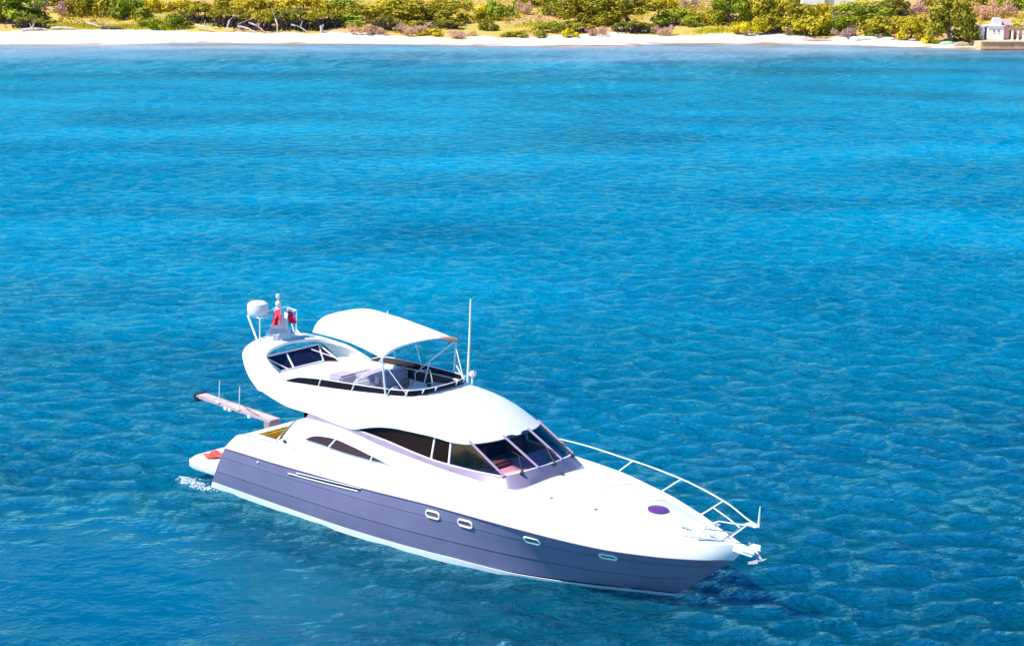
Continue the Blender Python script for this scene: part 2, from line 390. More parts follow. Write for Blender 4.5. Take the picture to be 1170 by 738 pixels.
def hull_at(x, z, side=-1):
    """point, tangent and outward normal on the grey topside"""
    best = None
    for a in np.linspace(.3, .98, 60):
        L = hull_line(a); i = int(np.argmin(abs(L[:, 0] - x))); d = abs(L[i, 0] - x) + abs(L[i, 2] - z)*3
        if best is None or d < best[0]: best = (d, i, a)
    _, i, a = best; i = min(max(i, 1), len(U) - 2); L = hull_line(a); L2 = hull_line(min(1, a + .06))
    tx = Vector(L[i+1] - L[i-1]).normalized(); tz = Vector(L2[i] - L[i]); tz = (tz - tx*tz.dot(tx)).normalized()
    p = Vector((x, float(np.interp(x, L[:, 0], L[:, 1])), z)); n = tz.cross(tx)
    if n.y < 0: n = -n
    if side < 0:
        p.y *= -1; tx.y *= -1; tz.y *= -1; n.y *= -1
    return p, tx, tz, n
def stadium(p, tx, tz, w, h, n=9):
    r = h/2; pts = []
    for k in range(n):
        a = -math.pi/2 + math.pi*k/(n-1); pts.append(p + tx*(w/2 - r + r*math.cos(a)) + tz*(r*math.sin(a)))
    for k in range(n):
        a = math.pi/2 + math.pi*k/(n-1); pts.append(p + tx*(-w/2 + r + r*math.cos(a)) + tz*(r*math.sin(a)))
    return pts
for side in (-1, 1):
    for x, z in ((8.93, 1.29), (9.97, 1.27), (11.95, 1.225), (13.93, 1.165)):
        p, tx, tz, n = hull_at(x, z, side)
        m = MB(); A = stadium(p + n*.005, tx, tz, .50, .235); B = stadium(p + n*.035, tx, tz, .47, .205)
        Cc = stadium(p + n*.035, tx, tz, .41, .15); D = stadium(p + n*.004, tx, tz, .37, .115)
        m.grid([A, B, Cc, D], True)
        o = m.build('portlight', M_rail, hull)
        m = MB(); m.poly(stadium(p + n*.012, tx, tz, .38, .125)); m.build('pane', M_pane, o, fix=False)
    # engine air intake slots
    def on_hull(x, z, off):
        p, tx, tz, n = hull_at(x, z, side); return p + n*off
    X = np.linspace(3.88, 6.40, 12)
    top = [on_hull(x, 1.325 + (x-3.9)*.043 , .012) for x in X]; bot = [on_hull(x, 1.315 + (x-3.9)*.043 - .085*min(1, (x-3.86)/.5)*min(1, (6.5-x)/.4), .012) for x in X]
    m = MB(); m.sheet(top, bot, .01, 1); v = m.build('air_intake', M_black, hull)
    m = MB(); X = np.linspace(3.5, 6.3, 14)
    m.tube([on_hull(x, 1.262 + (x-3.5)*.024 + (x-3.5)**2*.0045, .012) for x in X], .017, 6)
    m.tube([on_hull(x, 1.335 + (x-3.9)*.043 + .015, .01) for x in np.linspace(3.85, 6.42, 10)], .013, 6)
    m.build('trim', M_rail, v)
    X = np.linspace(3.53, 4.3, 6)
    m = MB(); m.sheet([on_hull(x, 1.262 + (x-3.5)*.05 , .011) for x in X], [on_hull(x, 1.20 + (x-3.5)*.085, .011) for x in X], .01, 1)
    m.build('slot', M_black, v)
    p, tx, tz, n = hull_at(2.2, 1.30, side)
    m = MB(); m.ball(p + n*.01, .035); m.build('outlet', M_rail, hull)

# white topsides above the grey, gunwale and decks
cap = gw_c.copy(); cap[:, 1] = np.maximum(cap[:, 1] - .04, 0); cap[:, 2] += .035
inn = gw_c.copy(); inn[:, 1] = np.maximum(inn[:, 1] - .14, 0); inn[:, 2] += .03
inn2 = inn.copy(); inn2[:, 1] = np.maximum(inn2[:, 1] - .02, 0); inn2[:, 2] -= .06
low = sh_c.copy(); low[:, 1] += .012 * np.clip((1-U)/.05, 0, 1); low[:, 2] -= .012
mid1 = sh_c*.62 + gw_c*.38; mid1[:, 1] += .03*np.clip((1-U)/.1, 0, 1)
mid2 = sh_c*.2 + gw_c*.8; mid2[:, 1] += .02*np.clip((1-U)/.1, 0, 1)
both([low, sh_c + [0, .012, .012], mid1, mid2, gw_c, cap, inn, inn2]).build('bulwark', M_white, yacht)
both([sh_c + [0, .004, -.02], sh_c + np.array([0, 1, 0])*.03*np.clip((1-U)/.05, 0, 1)[:, None] + [0, 0, -.006], sh_c + [0, .012, .006]]).build('rubbing_strake', mat('mauve_strake', (.36, .24, .30), .4), yacht)
zc = np.interp(gw_c[:, 0], [0, 9, 11, 12, 13, 14.3, 15.5, 16.9], [2.1, 2.2, 2.2, 2.175, 2.13, 2.045, 1.93, 1.735])
k0 = int(np.searchsorted(gw_c[:, 0], 3.0))
rows = []
for f_ in np.linspace(1, 0, 12):
    y = inn2[:, 1]*f_; z = inn2[:, 2] + (zc - inn2[:, 2])*(1 - f_**2.2)
    rows.append(np.stack([gw_c[:, 0], y, z], 1)[k0:])
both(rows).build('foredeck', M_white, yacht)
# non-slip panels and small fittings on the foredeck
def deck_z(x, y):
    i = np.interp(x, gw_c[:, 0], np.arange(len(gw_c))); yi = float(np.interp(x, gw_c[:, 0], inn2[:, 1])); zi = float(np.interp(x, gw_c[:, 0], inn2[:, 2])); zz = float(np.interp(x, gw_c[:, 0], zc))
    return zi + (zz - zi)*(1 - min(1, abs(y)/max(.01, yi))**2.2)
M_grip = mat('non_slip_deck', (.70, .70, .695), .9, bump=.3, bscale=120)
for sg in (-1, 1):
    for xa_, xb_ in ((11.25, 12.5), (12.62, 13.8)):
        m = MB(); m.grid([[(x, sg*y, deck_z(x, y) + .005) for x in np.linspace(xa_, xb_, 12)] for y in [.10 + (.80*float(np.interp(xb_, gw_c[:, 0], inn2[:, 1])) - .10)*k/8 for k in range(9)]])
        m.build('non_slip_panel', M_grip, yacht)
for x, y in ((11.9, -1.15), (13.15, -.95)):
    m = MB(); m.tube([(x, y, deck_z(x, y) - .01), (x, y, deck_z(x, y) + .03)], .05, 10); m.build('deck_filler', M_steel, yacht)
# cockpit: coamings, sole, transom, bench
for sg in (-1, 1):
    X = np.linspace(.95, 3.4, 10)
    gy = np.interp(X, gw_c[:, 0], inn2[:, 1]); gzz = np.interp(X, gw_c[:, 0], inn[:, 2])
    m = MB(); m.grid([[(x, sg*y, z) for x, y, z in zip(X, gy, gzz)], [(x, sg*(y-.22), z + .01) for x, y, z in zip(X, gy, gzz)], [(x, sg*(y-.26), z-.05) for x, y, z in zip(X, gy, gzz)], [(x, sg*(y-.26), 1.0) for x, y in zip(X, gy)]])
    m.build('cockpit_coaming', M_white, yacht)
m = MB(); m.grid([[(.62, -2.2, 1.40), (.60, -1, 1.40), (.60, 1, 1.40), (.62, 2.2, 1.40)], [(.78, -2.12, 1.6), (.72, -1, 1.62), (.72, 1, 1.62), (.78, 2.12, 1.6)], [(1.0, -2.06, 1.76), (.92, -1, 1.74), (.92, 1, 1.74), (1.0, 2.06, 1.76)],
    [(1.28, -2.0, 1.78), (1.22, -1, 1.76), (1.22, 1, 1.76), (1.28, 2.0, 1.78)], [(1.32, -1.98, 1.7), (1.28, -1, 1.7), (1.28, 1, 1.7), (1.32, 1.98, 1.7)], [(1.34, -1.98, 1.0), (1.3, -1, 1.0), (1.3, 1, 1.0), (1.34, 1.98, 1.0)]])
m.build('transom', M_white, yacht)
m = MB(); m.box((2.4, 0, 1.02), (2.3, 3.9, .05)); m.build('cockpit_sole', M_teak, yacht)
m = MB(); m.box((1.66, -.1, 1.22), (.66, 3.4, .36), bev=.03); bench = m.build('aft_bench', M_white, yacht)
m = MB(); m.box((1.68, -1.0, 1.47), (.62, 1.5, .15), bev=.05); m.box((1.68, .65, 1.47), (.62, 1.5, .15), bev=.05); m.build('seat_cushion', M_yellow, bench)
m = MB(); m.box((1.42, -.1, 1.66), (.13, 3.2, .30), bev=.05); m.build('back_cushion', M_yellow, bench)
m = MB(); m.box((3.42, 0, 1.95), (.05, 3.3, 1.9)); m.build('saloon_door', M_glass, yacht)
# bathing platform
def rounded(xa, xf, y, r, z, n=8):
    pts = [(xf, -y, z)]
    for k in range(n+1):
        a = math.pi/2*k/n; pts.append((xa + r - r*math.sin(a), -y + r - r*math.cos(a), z))
    pts += [(x, -yy, zz) for x, yy, zz in reversed(pts)]
    return pts
m = MB()
A = rounded(-1.50, .1, 2.02, .45, .34); B = rounded(-1.58, .1, 2.06, .5, .40); Cc = rounded(-1.58, .2, 2.06, .5, .54); D = rounded(-1.52, .2, 2.0, .5, .60)
m.grid([A, B, Cc, D], True); m.poly(D); m.poly(A[::-1]); plat = m.build('swim_platform', M_white, yacht)
m = MB(); m.poly(rounded(-1.36, .05, 1.84, .45, .606)); m.build('platform_mat', mat('pale_platform_mat', (.70, .66, .62), .8), plat, fix=False)
m = MB()
for k, (x, z) in enumerate(((.05, .8), (.35, 1.05), (.65, 1.3))): m.box((x + .2, 1.45, z - .1), (.5, .8, .24), bev=.03)
m.build('stern_steps', M_white, yacht)
for sg in (-1, 1):
    m = MB(); m.tube([(-.15, sg*1.2, .6), (-.15, sg*1.2, 1.05), (.15, sg*1.2, 1.12), (.62, sg*1.2, 1.4)], .022, 7); m.build('stern_handrail', M_steel, yacht)

# deck house
def half(P, n=60, s=None): return curve(P, n, s)
CAB = [(2.72, -1.99, 1.90), (3.12, -1.98, 2.34), (3.45, -1.96, 2.64), (3.9, -1.93, 2.81), (4.65, -1.90, 2.80), (5.46, -1.86, 2.72), (6.73, -1.79, 2.51), (7.7, -1.73, 2.40), (8.82, -1.66, 2.29), (9.83, -1.57, 2.22), (10.45, -1.50, 2.165), (10.80, -1.36, 2.15), (10.97, -1.0, 2.165), (11.02, -.45, 2.185), (11.03, 0, 2.19)]
BASE = [(p[0] - (.02 if i > 10 else 0), p[1]*1.025, 1.86 if i < 11 else 2.05) for i, p in enumerate(CAB)]
GLB = [(2.72, -1.83, 2.98), (3.12, -1.82, 2.98), (3.45, -1.80, 2.98), (3.9, -1.78, 2.94), (4.65, -1.74, 2.86), (5.5, -1.70, 2.765), (6.57, -1.64, 2.655), (7.55, -1.58, 2.51), (8.45, -1.52, 2.415), (9.52, -1.43, 2.385), (10.2, -1.38, 2.385), (10.50, -1.30, 2.42), (10.76, -.88, 2.48), (10.88, -.45, 2.52), (10.93, 0, 2.53)]
def full(h): return [tuple(p) for p in h] + mir([tuple(p) for p in h[::-1]])[1:]
cab, base, glb = half(CAB), half(BASE), half(GLB)
q = base*.35 + cab*.65; q[:, 1] *= 1.012
m = MB(); m.grid([full(base), full(q), full(cab)]); house = m.build('deck_house', M_white, yacht)
r1 = cab + [0, 0, 0]; r1 = np.array(r1); mid = cab*.45 + glb*.55; mid[:, 1] *= 1.008
lip_ = cab.copy(); lip_[:, 1] *= 1.006; lip_[:, 2] += .012
ks = int(np.searchsorted(cab[:, 0], 3.75)); m = MB(); m.grid([full(x[ks:]) for x in (cab, lip_, mid, glb)]); surround = m.build('window_surround', M_dash, house)
m = MB(); g2 = glb*.985; m.grid([full(glb[ks:]), full((glb*[.985, .96, 1] + [0, 0, .015])[ks:])]); m.build('sill', M_white, surround)
# side vents (dark louvred windows in the white side)
for sg in (-1, 1):
    def pt(x, z, o=.02):
        yb = float(np.interp(x, cab[:, 0], -cab[:, 1])); zt = float(np.interp(x, cab[:, 0], cab[:, 2])); f = (zt - z)/(zt - 1.86)
        return (x, sg*(yb*(1 + .025*f + .012*math.sin(math.pi*f)) + o), z)
    T = curve([(4.12, 0, 2.345), (4.35, 0, 2.395), (4.9, 0, 2.43), (5.6, 0, 2.345), (6.3, 0, 2.215), (6.9, 0, 2.10)], 30)
    Bm = curve([(3.84, 0, 2.22), (4.53, 0, 2.19), (5.1, 0, 2.135), (5.7, 0, 2.11), (6.3, 0, 2.10), (6.86, 0, 2.115)], 30)
    m = MB(); m.sheet([pt(p[0], p[2]) for p in T], [pt(p[0], p[2]) for p in Bm], .012*sg, 2)
    v = m.build('side_vent', mat('brown_vent_glass', (.07, .03, .035), .15), house)
    m = MB()
    m.tube([pt(p[0], p[2] + .012, .03) for p in T], .014, 6); m.tube([pt(4.75, 2.16, .035), pt(5.02, 2.44, .035)], .028, 6); m.tube([pt(6.28, 2.09, .035), pt(6.36, 2.25, .035)], .022, 6)
    m.build('frame', M_rail, v)
    m = MB(); m.ball(pt(3.02, 2.0, .01), (.07, .03, .05)); m.build('fuel_filler', M_black, house)
# glazing
GLT = [(5.5, -1.63, 2.775), (6.35, -1.56, 2.95), (6.93, -1.52, 3.03), (8.0, -1.43, 3.05), (8.7, -1.38, 3.04), (9.32, -1.32, 3.06)]
GLS = [(5.5, -1.70, 2.755), (6.57, -1.64, 2.65), (7.55, -1.58, 2.505), (8.45, -1.52, 2.41), (9.52, -1.43, 2.38), (10.48, -1.35, 2.405)]
def side_pane(x0, x1, x0b, x1b, sg):
    gt, gb = curve(GLT, 80), curve(GLS, 80); o = []
    for g, a, c in ((gt, x0, x1), (gb, x0b, x1b)):
        X = np.linspace(a, c, 18); o.append([(x, sg*-float(np.interp(x, g[:, 0], g[:, 1])), float(np.interp(x, g[:, 0], g[:, 2]))) for x in X])
    return o
for sg in (-1, 1):
    for a in ((5.5, 8.17, 5.5, 8.14), (8.23, 8.70, 8.20, 8.72), (8.76, 9.32, 8.78, 10.46)):
        T, Bm = side_pane(*a, sg); m = MB(); m.sheet(T, Bm, .012*sg, 2); m.build('side_window', M_screen_glass if a[0] > 8.7 else M_glass, house)
    for (a, c) in ((8.2, 8.17), (8.73, 8.75)):
        T, Bm = side_pane(a, a + .01, c, c + .01, sg); m = MB(); m.tube([T[0], Bm[0]], .032, 6); m.build('mullion', M_rail, house)
    T = [(x, y*-sg, z) for x, y, z in curve(GLS, 30)]
    m = MB(); m.tube([(p[0], p[1] + .02*sg, p[2]) for p in T], .02, 6); m.build('window_trim', M_rail, house)
PT = [(9.32, -1.32, 3.06), (9.70, -.47, 3.10), (9.70, .47, 3.10), (9.32, 1.32, 3.06)]
PB = [(10.50, -1.33, 2.41), (10.87, -.46, 2.515), (10.87, .46, 2.515), (10.50, 1.33, 2.41)]
for k in range(3):
    T = [Vector(PT[k]).lerp(Vector(PT[k+1]), u) + Vector((.05*math.sin(math.pi*u), 0, 0)) for u in np.linspace(.02, .98, 9)]
    Bm = [Vector(PB[k]).lerp(Vector(PB[k+1]), u) + Vector((.05*math.sin(math.pi*u), 0, 0)) for u in np.linspace(.02, .98, 9)]
    m = MB(); m.grid([T, [a.lerp(c, .5) for a, c in zip(T, Bm)], Bm]); m.build('windscreen_pane', M_screen_glass, house)
for k in range(4):
    m = MB(); a, c = Vector(PT[k]), Vector(PB[k]); d = (c - a).normalized()
    m.tube([a - d*.02 + Vector((.01, 0, .01)), c + Vector((.01, 0, .0))], .032, 8); m.build('pillar', M_pillar, house)
for (bx_, by2, tx_, ty_) in ((10.72, -.98, 10.30, -.62), (10.92, .05, 10.42, .30), (10.70, 1.02, 10.25, 1.0)):
    zb = 2.50 if abs(by2) < .5 else 2.46
    m = MB(); m.ball((bx_ + .06, by2, zb), (.06, .05, .05)); m.tube([(bx_ + .06, by2, zb + .03), (tx_ + .06, ty_, zb + .30)], .016, 6)
    m.tube([(tx_ - .12, ty_ - .06, zb + .38), (tx_ + .26, ty_ + .10, zb + .18)], .013, 6); m.build('wiper', M_black, house)
# what one sees through the windscreen
m = MB(); m.grid([[(x, y, z) for y in np.linspace(-1, 1, 5)*wd] for x, z, wd in ((10.75, 2.42, .9), (10.1, 2.40, 1.26), (9.55, 2.36, 1.3), (9.5, 1.9, 1.3))]); m.build('dashboard', M_inner, house)
m = MB(); m.box((9.75, -.75, 2.46), (.45, .7, .16), bev=.05); m.build('instrument_hood', M_brown, house)
m = MB(); m.box((8.7, 0, 1.9), (.1, 2.6, 1.6)); m.build('saloon_bulkhead', M_interior, house)
for y in (-.7, .7):
    m = MB(); m.box((9.05, y, 2.3), (.16, .55, .8), bev=.06); m.box((9.25, y, 2.0), (.5, .55, .16), bev=.05); m.build('helm_seat', M_brown, house)

# flybridge moulding
LIP = [(1.30, 0, 3.10), (1.33, -.9, 3.12), (1.46, -1.5, 3.16), (1.85, -1.79, 3.14), (3.06, -1.90, 2.95), (3.83, -1.88, 2.915), (4.7, -1.85, 2.83), (5.45, -1.81, 2.765), (5.85, -1.77, 2.86), (6.51, -1.70, 3.0), (7.1, -1.64, 3.04), (8.1, -1.54, 3.035), (8.8, -1.46, 2.985), (9.25, -1.40, 3.01), (9.55, -1.12, 3.04), (9.76, -.55, 3.06), (9.82, 0, 3.07)]
SHO = [(1.35, 0, 3.48), (1.40, -.9, 3.48), (1.55, -1.4, 3.50), (1.95, -1.58, 3.52), (2.97, -1.60, 3.55), (3.6, -1.55, 3.585), (4.2, -1.48, 3.615), (4.7, -1.43, 3.64), (5.1, -1.385, 3.66), (5.6, -1.33, 3.69), (6.0, -1.28, 3.715), (6.5, -1.18, 3.735), (6.85, -1.08, 3.75), (7.05, -.93, 3.76), (7.18, -.7, 3.77), (7.26, -.36, 3.775), (7.28, 0, 3.78)]
wgt = [(.03, .0)]*5 + [(.05, .01)]*4 + [(.06, .03), (.06, .06), (.05, .13), (.04, .19), (.03, .23), (.02, .25), (0, .26), (0, .26)]
def ring_mid(t):
    o = []
    for a, c, (wo, wu) in zip(LIP, SHO, wgt):
        sn = math.sin(math.pi*t)
        p = [a[k]*(1-t) + c[k]*t for k in range(3)]
        if p[1] < -.01: p[1] -= wo*sn
        p[2] += wu*sn*(.62 if wu > .1 else 1); p[0] += wu*sn*.35; o.append(p)
    return half(o, 90)
lip, sho = half(LIP, 90), half(SHO, 90)
def inset(c, d, dz=0., z=None):
    o = c.copy(); cx = np.clip(c[:, 0], 1.4 + d + .3, 7.28 - d); o[:, 0] = np.where(c[:, 0] < 2.0, c[:, 0] + d, np.where(c[:, 0] > 6.6, c[:, 0] - d*np.clip((c[:, 0]-6.6)/.5, 0, 1), c[:, 0]))
    o[:, 1] = np.minimum(c[:, 1] + d, 0); o[:, 2] = c[:, 2] + dz if z is None else z; return o
underlip = lip.copy(); underlip[:, 1] *= .97; underlip[:, 2] -= .03
rows = [full(underlip)] + [full(x) for x in [lip] + [ring_mid(t) for t in (.08, .2, .35, .5, .65, .8, .92)] + [sho, inset(sho, .03, .03), inset(sho, .10, .03), inset(sho, .13, -.02), inset(sho, .17, z=3.12)]]
m = MB(); m.grid(rows); fly = m.build('flybridge_moulding', M_white, yacht)
m = MB(); fl = inset(sho, .10, z=3.13); m.grid([[tuple(p) for p in fl], mir([tuple(p) for p in fl])]); m.build('flybridge_deck', M_white, fly)
ul = underlip.copy(); m = MB(); m.grid([[tuple(p) for p in ul], [(p[0], p[1]*.5, p[2] + .02) for p in ul], [(p[0], 0, p[2] + .02) for p in ul], [(p[0], -p[1]*.5, p[2] + .02) for p in ul], mir([tuple(p) for p in ul])]); m.build('soffit', M_white, fly)
# smoked wind deflector around the flybridge
TOPW = [(2.70, -1.615, 3.62), (3.2, -1.58, 3.76), (3.94, -1.51, 3.825), (4.91, -1.41, 3.855), (5.91, -1.29, 3.885), (6.55, -1.17, 3.91), (6.95, -1.02, 3.935), (7.13, -.72, 3.945), (7.21, -.36, 3.95), (7.23, 0, 3.95)]
BOTW = [(2.66, -1.61, 3.57), (3.2, -1.57, 3.575), (3.94, -1.505, 3.615), (4.91, -1.405, 3.665), (5.91, -1.285, 3.725), (6.55, -1.165, 3.75), (6.95, -1.01, 3.77), (7.14, -.72, 3.785), (7.22, -.36, 3.79), (7.24, 0, 3.79)]
tw, bw = half(TOPW, 60), half(BOTW, 60)
m = MB(); m.sheet(full(tw), full(bw), .012, 2); wd = m.build('wind_deflector', M_smoke, fly)
m = MB(); m.tube(full(tw), .014, 6); m.build('edge_trim', M_rail, wd)
for sg in (-1, 1):
    for i in (13, 21, 30, 37, 45, 52):
        a, c = tw[i], bw[i]; m = MB(); m.tube([(a[0]+.05, sg*-(a[1]-.012), a[2]), (c[0]-.05, sg*-(c[1]-.012), c[2])], .02, 6); m.build('support', M_rail, wd)
    ii = np.arange(16, 56); a = bw[ii]*[1, 0, 1] + np.stack([ii*0, -(bw[ii][:, 1] + .16), ii*0], 1)*1.0
    up = [(p[0], sg*(p[1]), p[2] + .02) for p in a]; dn = [(p[0], sg*(p[1] - .02), 3.42) for p in a]
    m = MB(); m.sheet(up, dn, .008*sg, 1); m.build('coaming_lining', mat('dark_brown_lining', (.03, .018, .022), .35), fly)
# radar arch
ARC = [(1.62, 3.2, -1.80, 3.16), (1.15, 2.95, -1.73, 3.46), (.86, 2.45, -1.64, 3.72), (.58, 1.8, -1.47, 3.97), (.36, 1.32, -1.16, 4.10), (.2, 1.08, -.62, 4.19), (.12, 1.0, 0, 4.22)]
arc = [(a, f_, y, z) for a, f_, y, z in ARC]; arcp = arc + [(a, f_, -y, z) for a, f_, y, z in arc[-2::-1]]
AA = curve([(p[0], p[2], p[3]) for p in arcp], 53); FF = curve([(p[1], p[2], p[3]) for p in arcp], 53)
rows = []
for i in range(53):
    t = Vector(AA[min(52, i+1)] - AA[max(0, i-1)]); nn = Vector((0, -t.z, t.y)).normalized() if (t.y or t.z) else Vector((0, 0, 1))
    if nn.z < 0 and abs(AA[i][1]) < 1: nn = -nn
    a = Vector((AA[i][0], AA[i][1], AA[i][2])); f_ = Vector((FF[i][0], FF[i][1], FF[i][2] - .04)); th = .13
    rows.append([a + Vector((.05, 0, 0)), a + nn*-.0 + Vector((.0, 0, 0)) - nn*.05, a + Vector((.08, 0, 0)) - nn*th, f_ - nn*th*.8, f_ - nn*.03, f_ - Vector((.06, 0, 0)), a.lerp(f_, .4) + nn*.02])
m = MB(); m.grid(rows, True); m.poly(rows[0]); m.poly(rows[-1]); arch = m.build('radar_arch', M_white, yacht)
# dark screen under the arch
q = [Vector(p) for p in ((1.03, -1.05, 3.86), (1.05, 1.02, 3.88), (1.50, .80, 3.49), (1.48, -.80, 3.48))]
m = MB(); m.sheet([q[0].lerp(q[1], u) for u in np.linspace(0, 1, 9)], [q[3].lerp(q[2], u) for u in np.linspace(0, 1, 9)], .012, 2); aw = m.build('aft_screen', M_navyglass, arch)
m = MB(); up = Vector((.012, 0, .02))
m.tube([q[0] + up, q[1] + up], .026, 6); m.tube([q[1] + up, q[2] + up, q[3] + up, q[0] + up], .026, 6)
m.tube([q[0].lerp(q[1], .40) + up, q[3].lerp(q[2], .30) + up], .026, 6); m.tube([q[0] + Vector((.05, .05, -.03)) + up, q[3].lerp(q[2], .18) + up], .02, 6)
m.tube([q[1] + up, Vector((1.85, 1.1, 3.52))], .022, 6); m.tube([Vector((1.2, .62, 3.84)), Vector((1.75, 1.05, 3.6))], .018, 6)
m.build('screen_frame', M_rail, aw)
m = MB(); m.sheet([q[1] + Vector((.02, .03, 0)), q[1] + Vector((.12, .12, -.02))], [q[2] + Vector((.02, .05, 0)), Vector((1.85, 1.1, 3.50))], .01, 1); m.build('quarter_pane', M_smoke, aw)
# radar, mast, rails on the arch
m = MB()
for sg in (-1, 1):
    m.tube([(.40, sg*.70, 4.16), (.04, sg*.74, 4.90)], .035 if sg < 0 else .02, 7); m.tube([(.47, sg*.69, 4.14), (.52, sg*.70, 4.86)], .02, 7)
    m.tube([(.04, sg*.74, 4.90), (.52, sg*.70, 4.87)], .02, 7); m.tube([(.75, sg*.66, 4.16), (.5, sg*.69, 4.30)], .018, 6)
m.tube([(.52, -.70, 4.87), (.52, .70, 4.87)], .02, 7); m.tube([(.03, -.74, 4.90), (.03, .74, 4.90)], .02, 7)
m.build('arch_rail', M_rail, arch)
m = MB(); rows = []
for z, r in ((4.91, .22), (4.93, .28), (4.98, .305), (5.14, .305), (5.24, .285), (5.30, .2), (5.32, .01)):
    rows.append([(.22 + r*math.cos(2*math.pi*k/24), -.52 + r*math.sin(2*math.pi*k/24), z) for k in range(24)])
m.grid(rows, True); m.poly(rows[0][::-1]); rd = m.build('radar_dome', M_white, arch)
m = MB(); rows = []
for z, r, s_ in ((4.16, .40, 1), (4.35, .36, 1), (4.48, .22, .8), (4.8, .18, .7), (5.0, .13, .6), (5.12, .06, .6)):
    rows.append([(.48 + r*math.cos(2*math.pi*k/16), .02 + s_*r*math.sin(2*math.pi*k/16), z) for k in range(16)])
m.grid(rows, True); m.poly(rows[-1]); m.ball((.5, .02, 5.18), (.09, .09, .10)); m.tube([(.5, .02, 5.2), (.5, .02, 5.4)], .02); m.ball((.5, .02, 5.40), (.07, .07, .09))
m.ball((.65, -.25, 4.26), (.13, .11, .14)); m.ball((.7, .3, 4.25), (.14, .12, .12))
mast = m.build('signal_mast', M_white, arch)
m = MB(); m.tube([(.40, -.35, 5.02), (.45, .02, 5.05), (.45, .40, 5.02)], .02, 6); m.build('spreader', M_rail, mast)
# flybridge furniture
m = MB(); m.box((2.35, 0, 3.28), (1.7, 2.5, .42), bev=.08); m.build('sunpad', M_canvas, fly)
m = MB(); m.box((2.7, -.95, 3.44), (1.5, .9, .24), bev=.08); m.build('side_sunpad', M_canvas, fly)
m = MB(); m.box((3.5, -.30, 3.42), (.55, .62, .52), bev=.05); m.build('seat_box', M_cushion, fly)  # end of the seat, mauve in place of its shaded forward face
m = MB(); m.box((4.0, .75, 3.30), (1.0, 1.15, .34), bev=.04); st = m.build('settee', M_cushion, fly)
m = MB(); m.box((4.38, .75, 3.50), (.34, 1.15, .46), bev=.09); m.build('backrest', M_cushion, st)
m = MB(); m.box((3.80, .75, 3.50), (.75, 1.10, .12), bev=.05); m.build('seat_cushion', M_cushion, st)
m = MB(); m.box((4.95, -.72, 3.36), (.55, .60, .46), bev=.06); hs = m.build('helm_seat', M_canvas, fly)
m = MB(); m.box((4.74, -.72, 3.66), (.14, .58, .34), bev=.06); m.build('backrest', M_canvas, hs)
m = MB(); rows = []
for z, g in ((3.14, .0), (3.48, .0), (3.58, -.03), (3.62, -.10)):
    P = [(5.75 - g, -.98 - g*1), (6.5, -.92 - g), (7.0 + g, -.45), (7.05 + g, .45), (6.55, .92 + g), (5.85 - g, .92 + g), (5.72 - g, .3)]
    rows.append([(x, y, z + .10*max(0, (x-5.7)/1.3) * (z > 3.5)) for x, y in P])
m.grid(rows, True); m.poly(rows[-1]); con = m.build('helm_console', M_white, fly, smooth=True)
m = MB(); a = [Vector((5.62 + .06*math.cos(t), .02 + .19*math.sin(t), 3.66 + .17*math.cos(t))) for t in np.linspace(0, 2*math.pi, 21)]
m.tube(a, .018, 6, caps=False); m.tube([a[0], a[10]], .012, 5); m.tube([a[5], a[15]], .012, 5); m.tube([(5.62, .02, 3.66), (5.8, .02, 3.58)], .03, 6); m.build('steering_wheel', M_brown, con)
m = MB(); m.tube([(6.25, .35, 3.64), (6.25, .35, 3.72)], .06, 10); m.build('compass', M_black, con)
m = MB(); m.tube([(5.85, .25, 3.6), (5.82, .25, 3.98), (5.95, .32, 4.06), (6.15, .5, 4.06), (6.2, .55, 3.6)], .018, 6); m.build('grab_rail', M_steel, con)
m = MB(); m.box((5.80, -.5, 3.68), (.10, .20, .12), bev=.02); m.build('throttle_box', M_white, con)
m = MB(); m.tube([(7.26, .98, 3.78), (7.26, .98, 4.06)], .03, 8); m.box((7.28, .98, 4.06), (.18, .18, .16), bev=.04); m.build('search_light', M_white, fly)
m = MB(); m.tube([(7.14, .92, 3.78), (7.22, .92, 4.9), (7.28, .92, 6.12)], [.034, .03, .024], 8); m.build('antenna', M_rail, fly)
m = MB(); m.tube([(7.02, .9, 3.9), (6.75, .9, 4.22)], [.028, .018], 6); m.build('whip_antenna', M_rail, fly)
# bimini
xa, xf, hw = 3.58, 6.30, 1.42
rows = []
for u in np.linspace(0, 1, 17):
    r = []
    for v in np.linspace(-1, 1, 25):
        arch_ = 1 - abs(v)**4.0; cam_h = .27*(1-u) + .12*u
        x = xa + (xf - xa)*u - .42*(1-v*v)*(1-u)**1.3 - .30*(1-v*v)*u**2
        z = 5.07*(1-u) + 4.78*u + cam_h*arch_ + .10*math.sin(math.pi*u)*(1 - .3*v*v) - .03*math.sin(3*math.pi*u)**2*(1-v*v)
        r.append((x, hw*v*(1 - .04*(1-abs(2*u-1))), z))
    rows.append(r)
m = MB(); m.grid(rows); m.grid([[(p[0], p[1], p[2] - .018) for p in r] for r in rows], flip=True)
edge = [r[0] for r in rows] + rows[-1][1:] + [r[-1] for r in rows[::-1]][1:] + rows[0][::-1][1:-1]
m.grid([edge, [(p[0], p[1], p[2] - .018) for p in edge]], True)
bim = m.build('bimini_top', M_canvas, yacht)
m = MB()
for r in (rows[0], rows[8], rows[-1]): m.tube([(p[0], p[1], p[2] - .035) for p in r], .018, 6)
m.build('bow_tube', M_steel, bim)
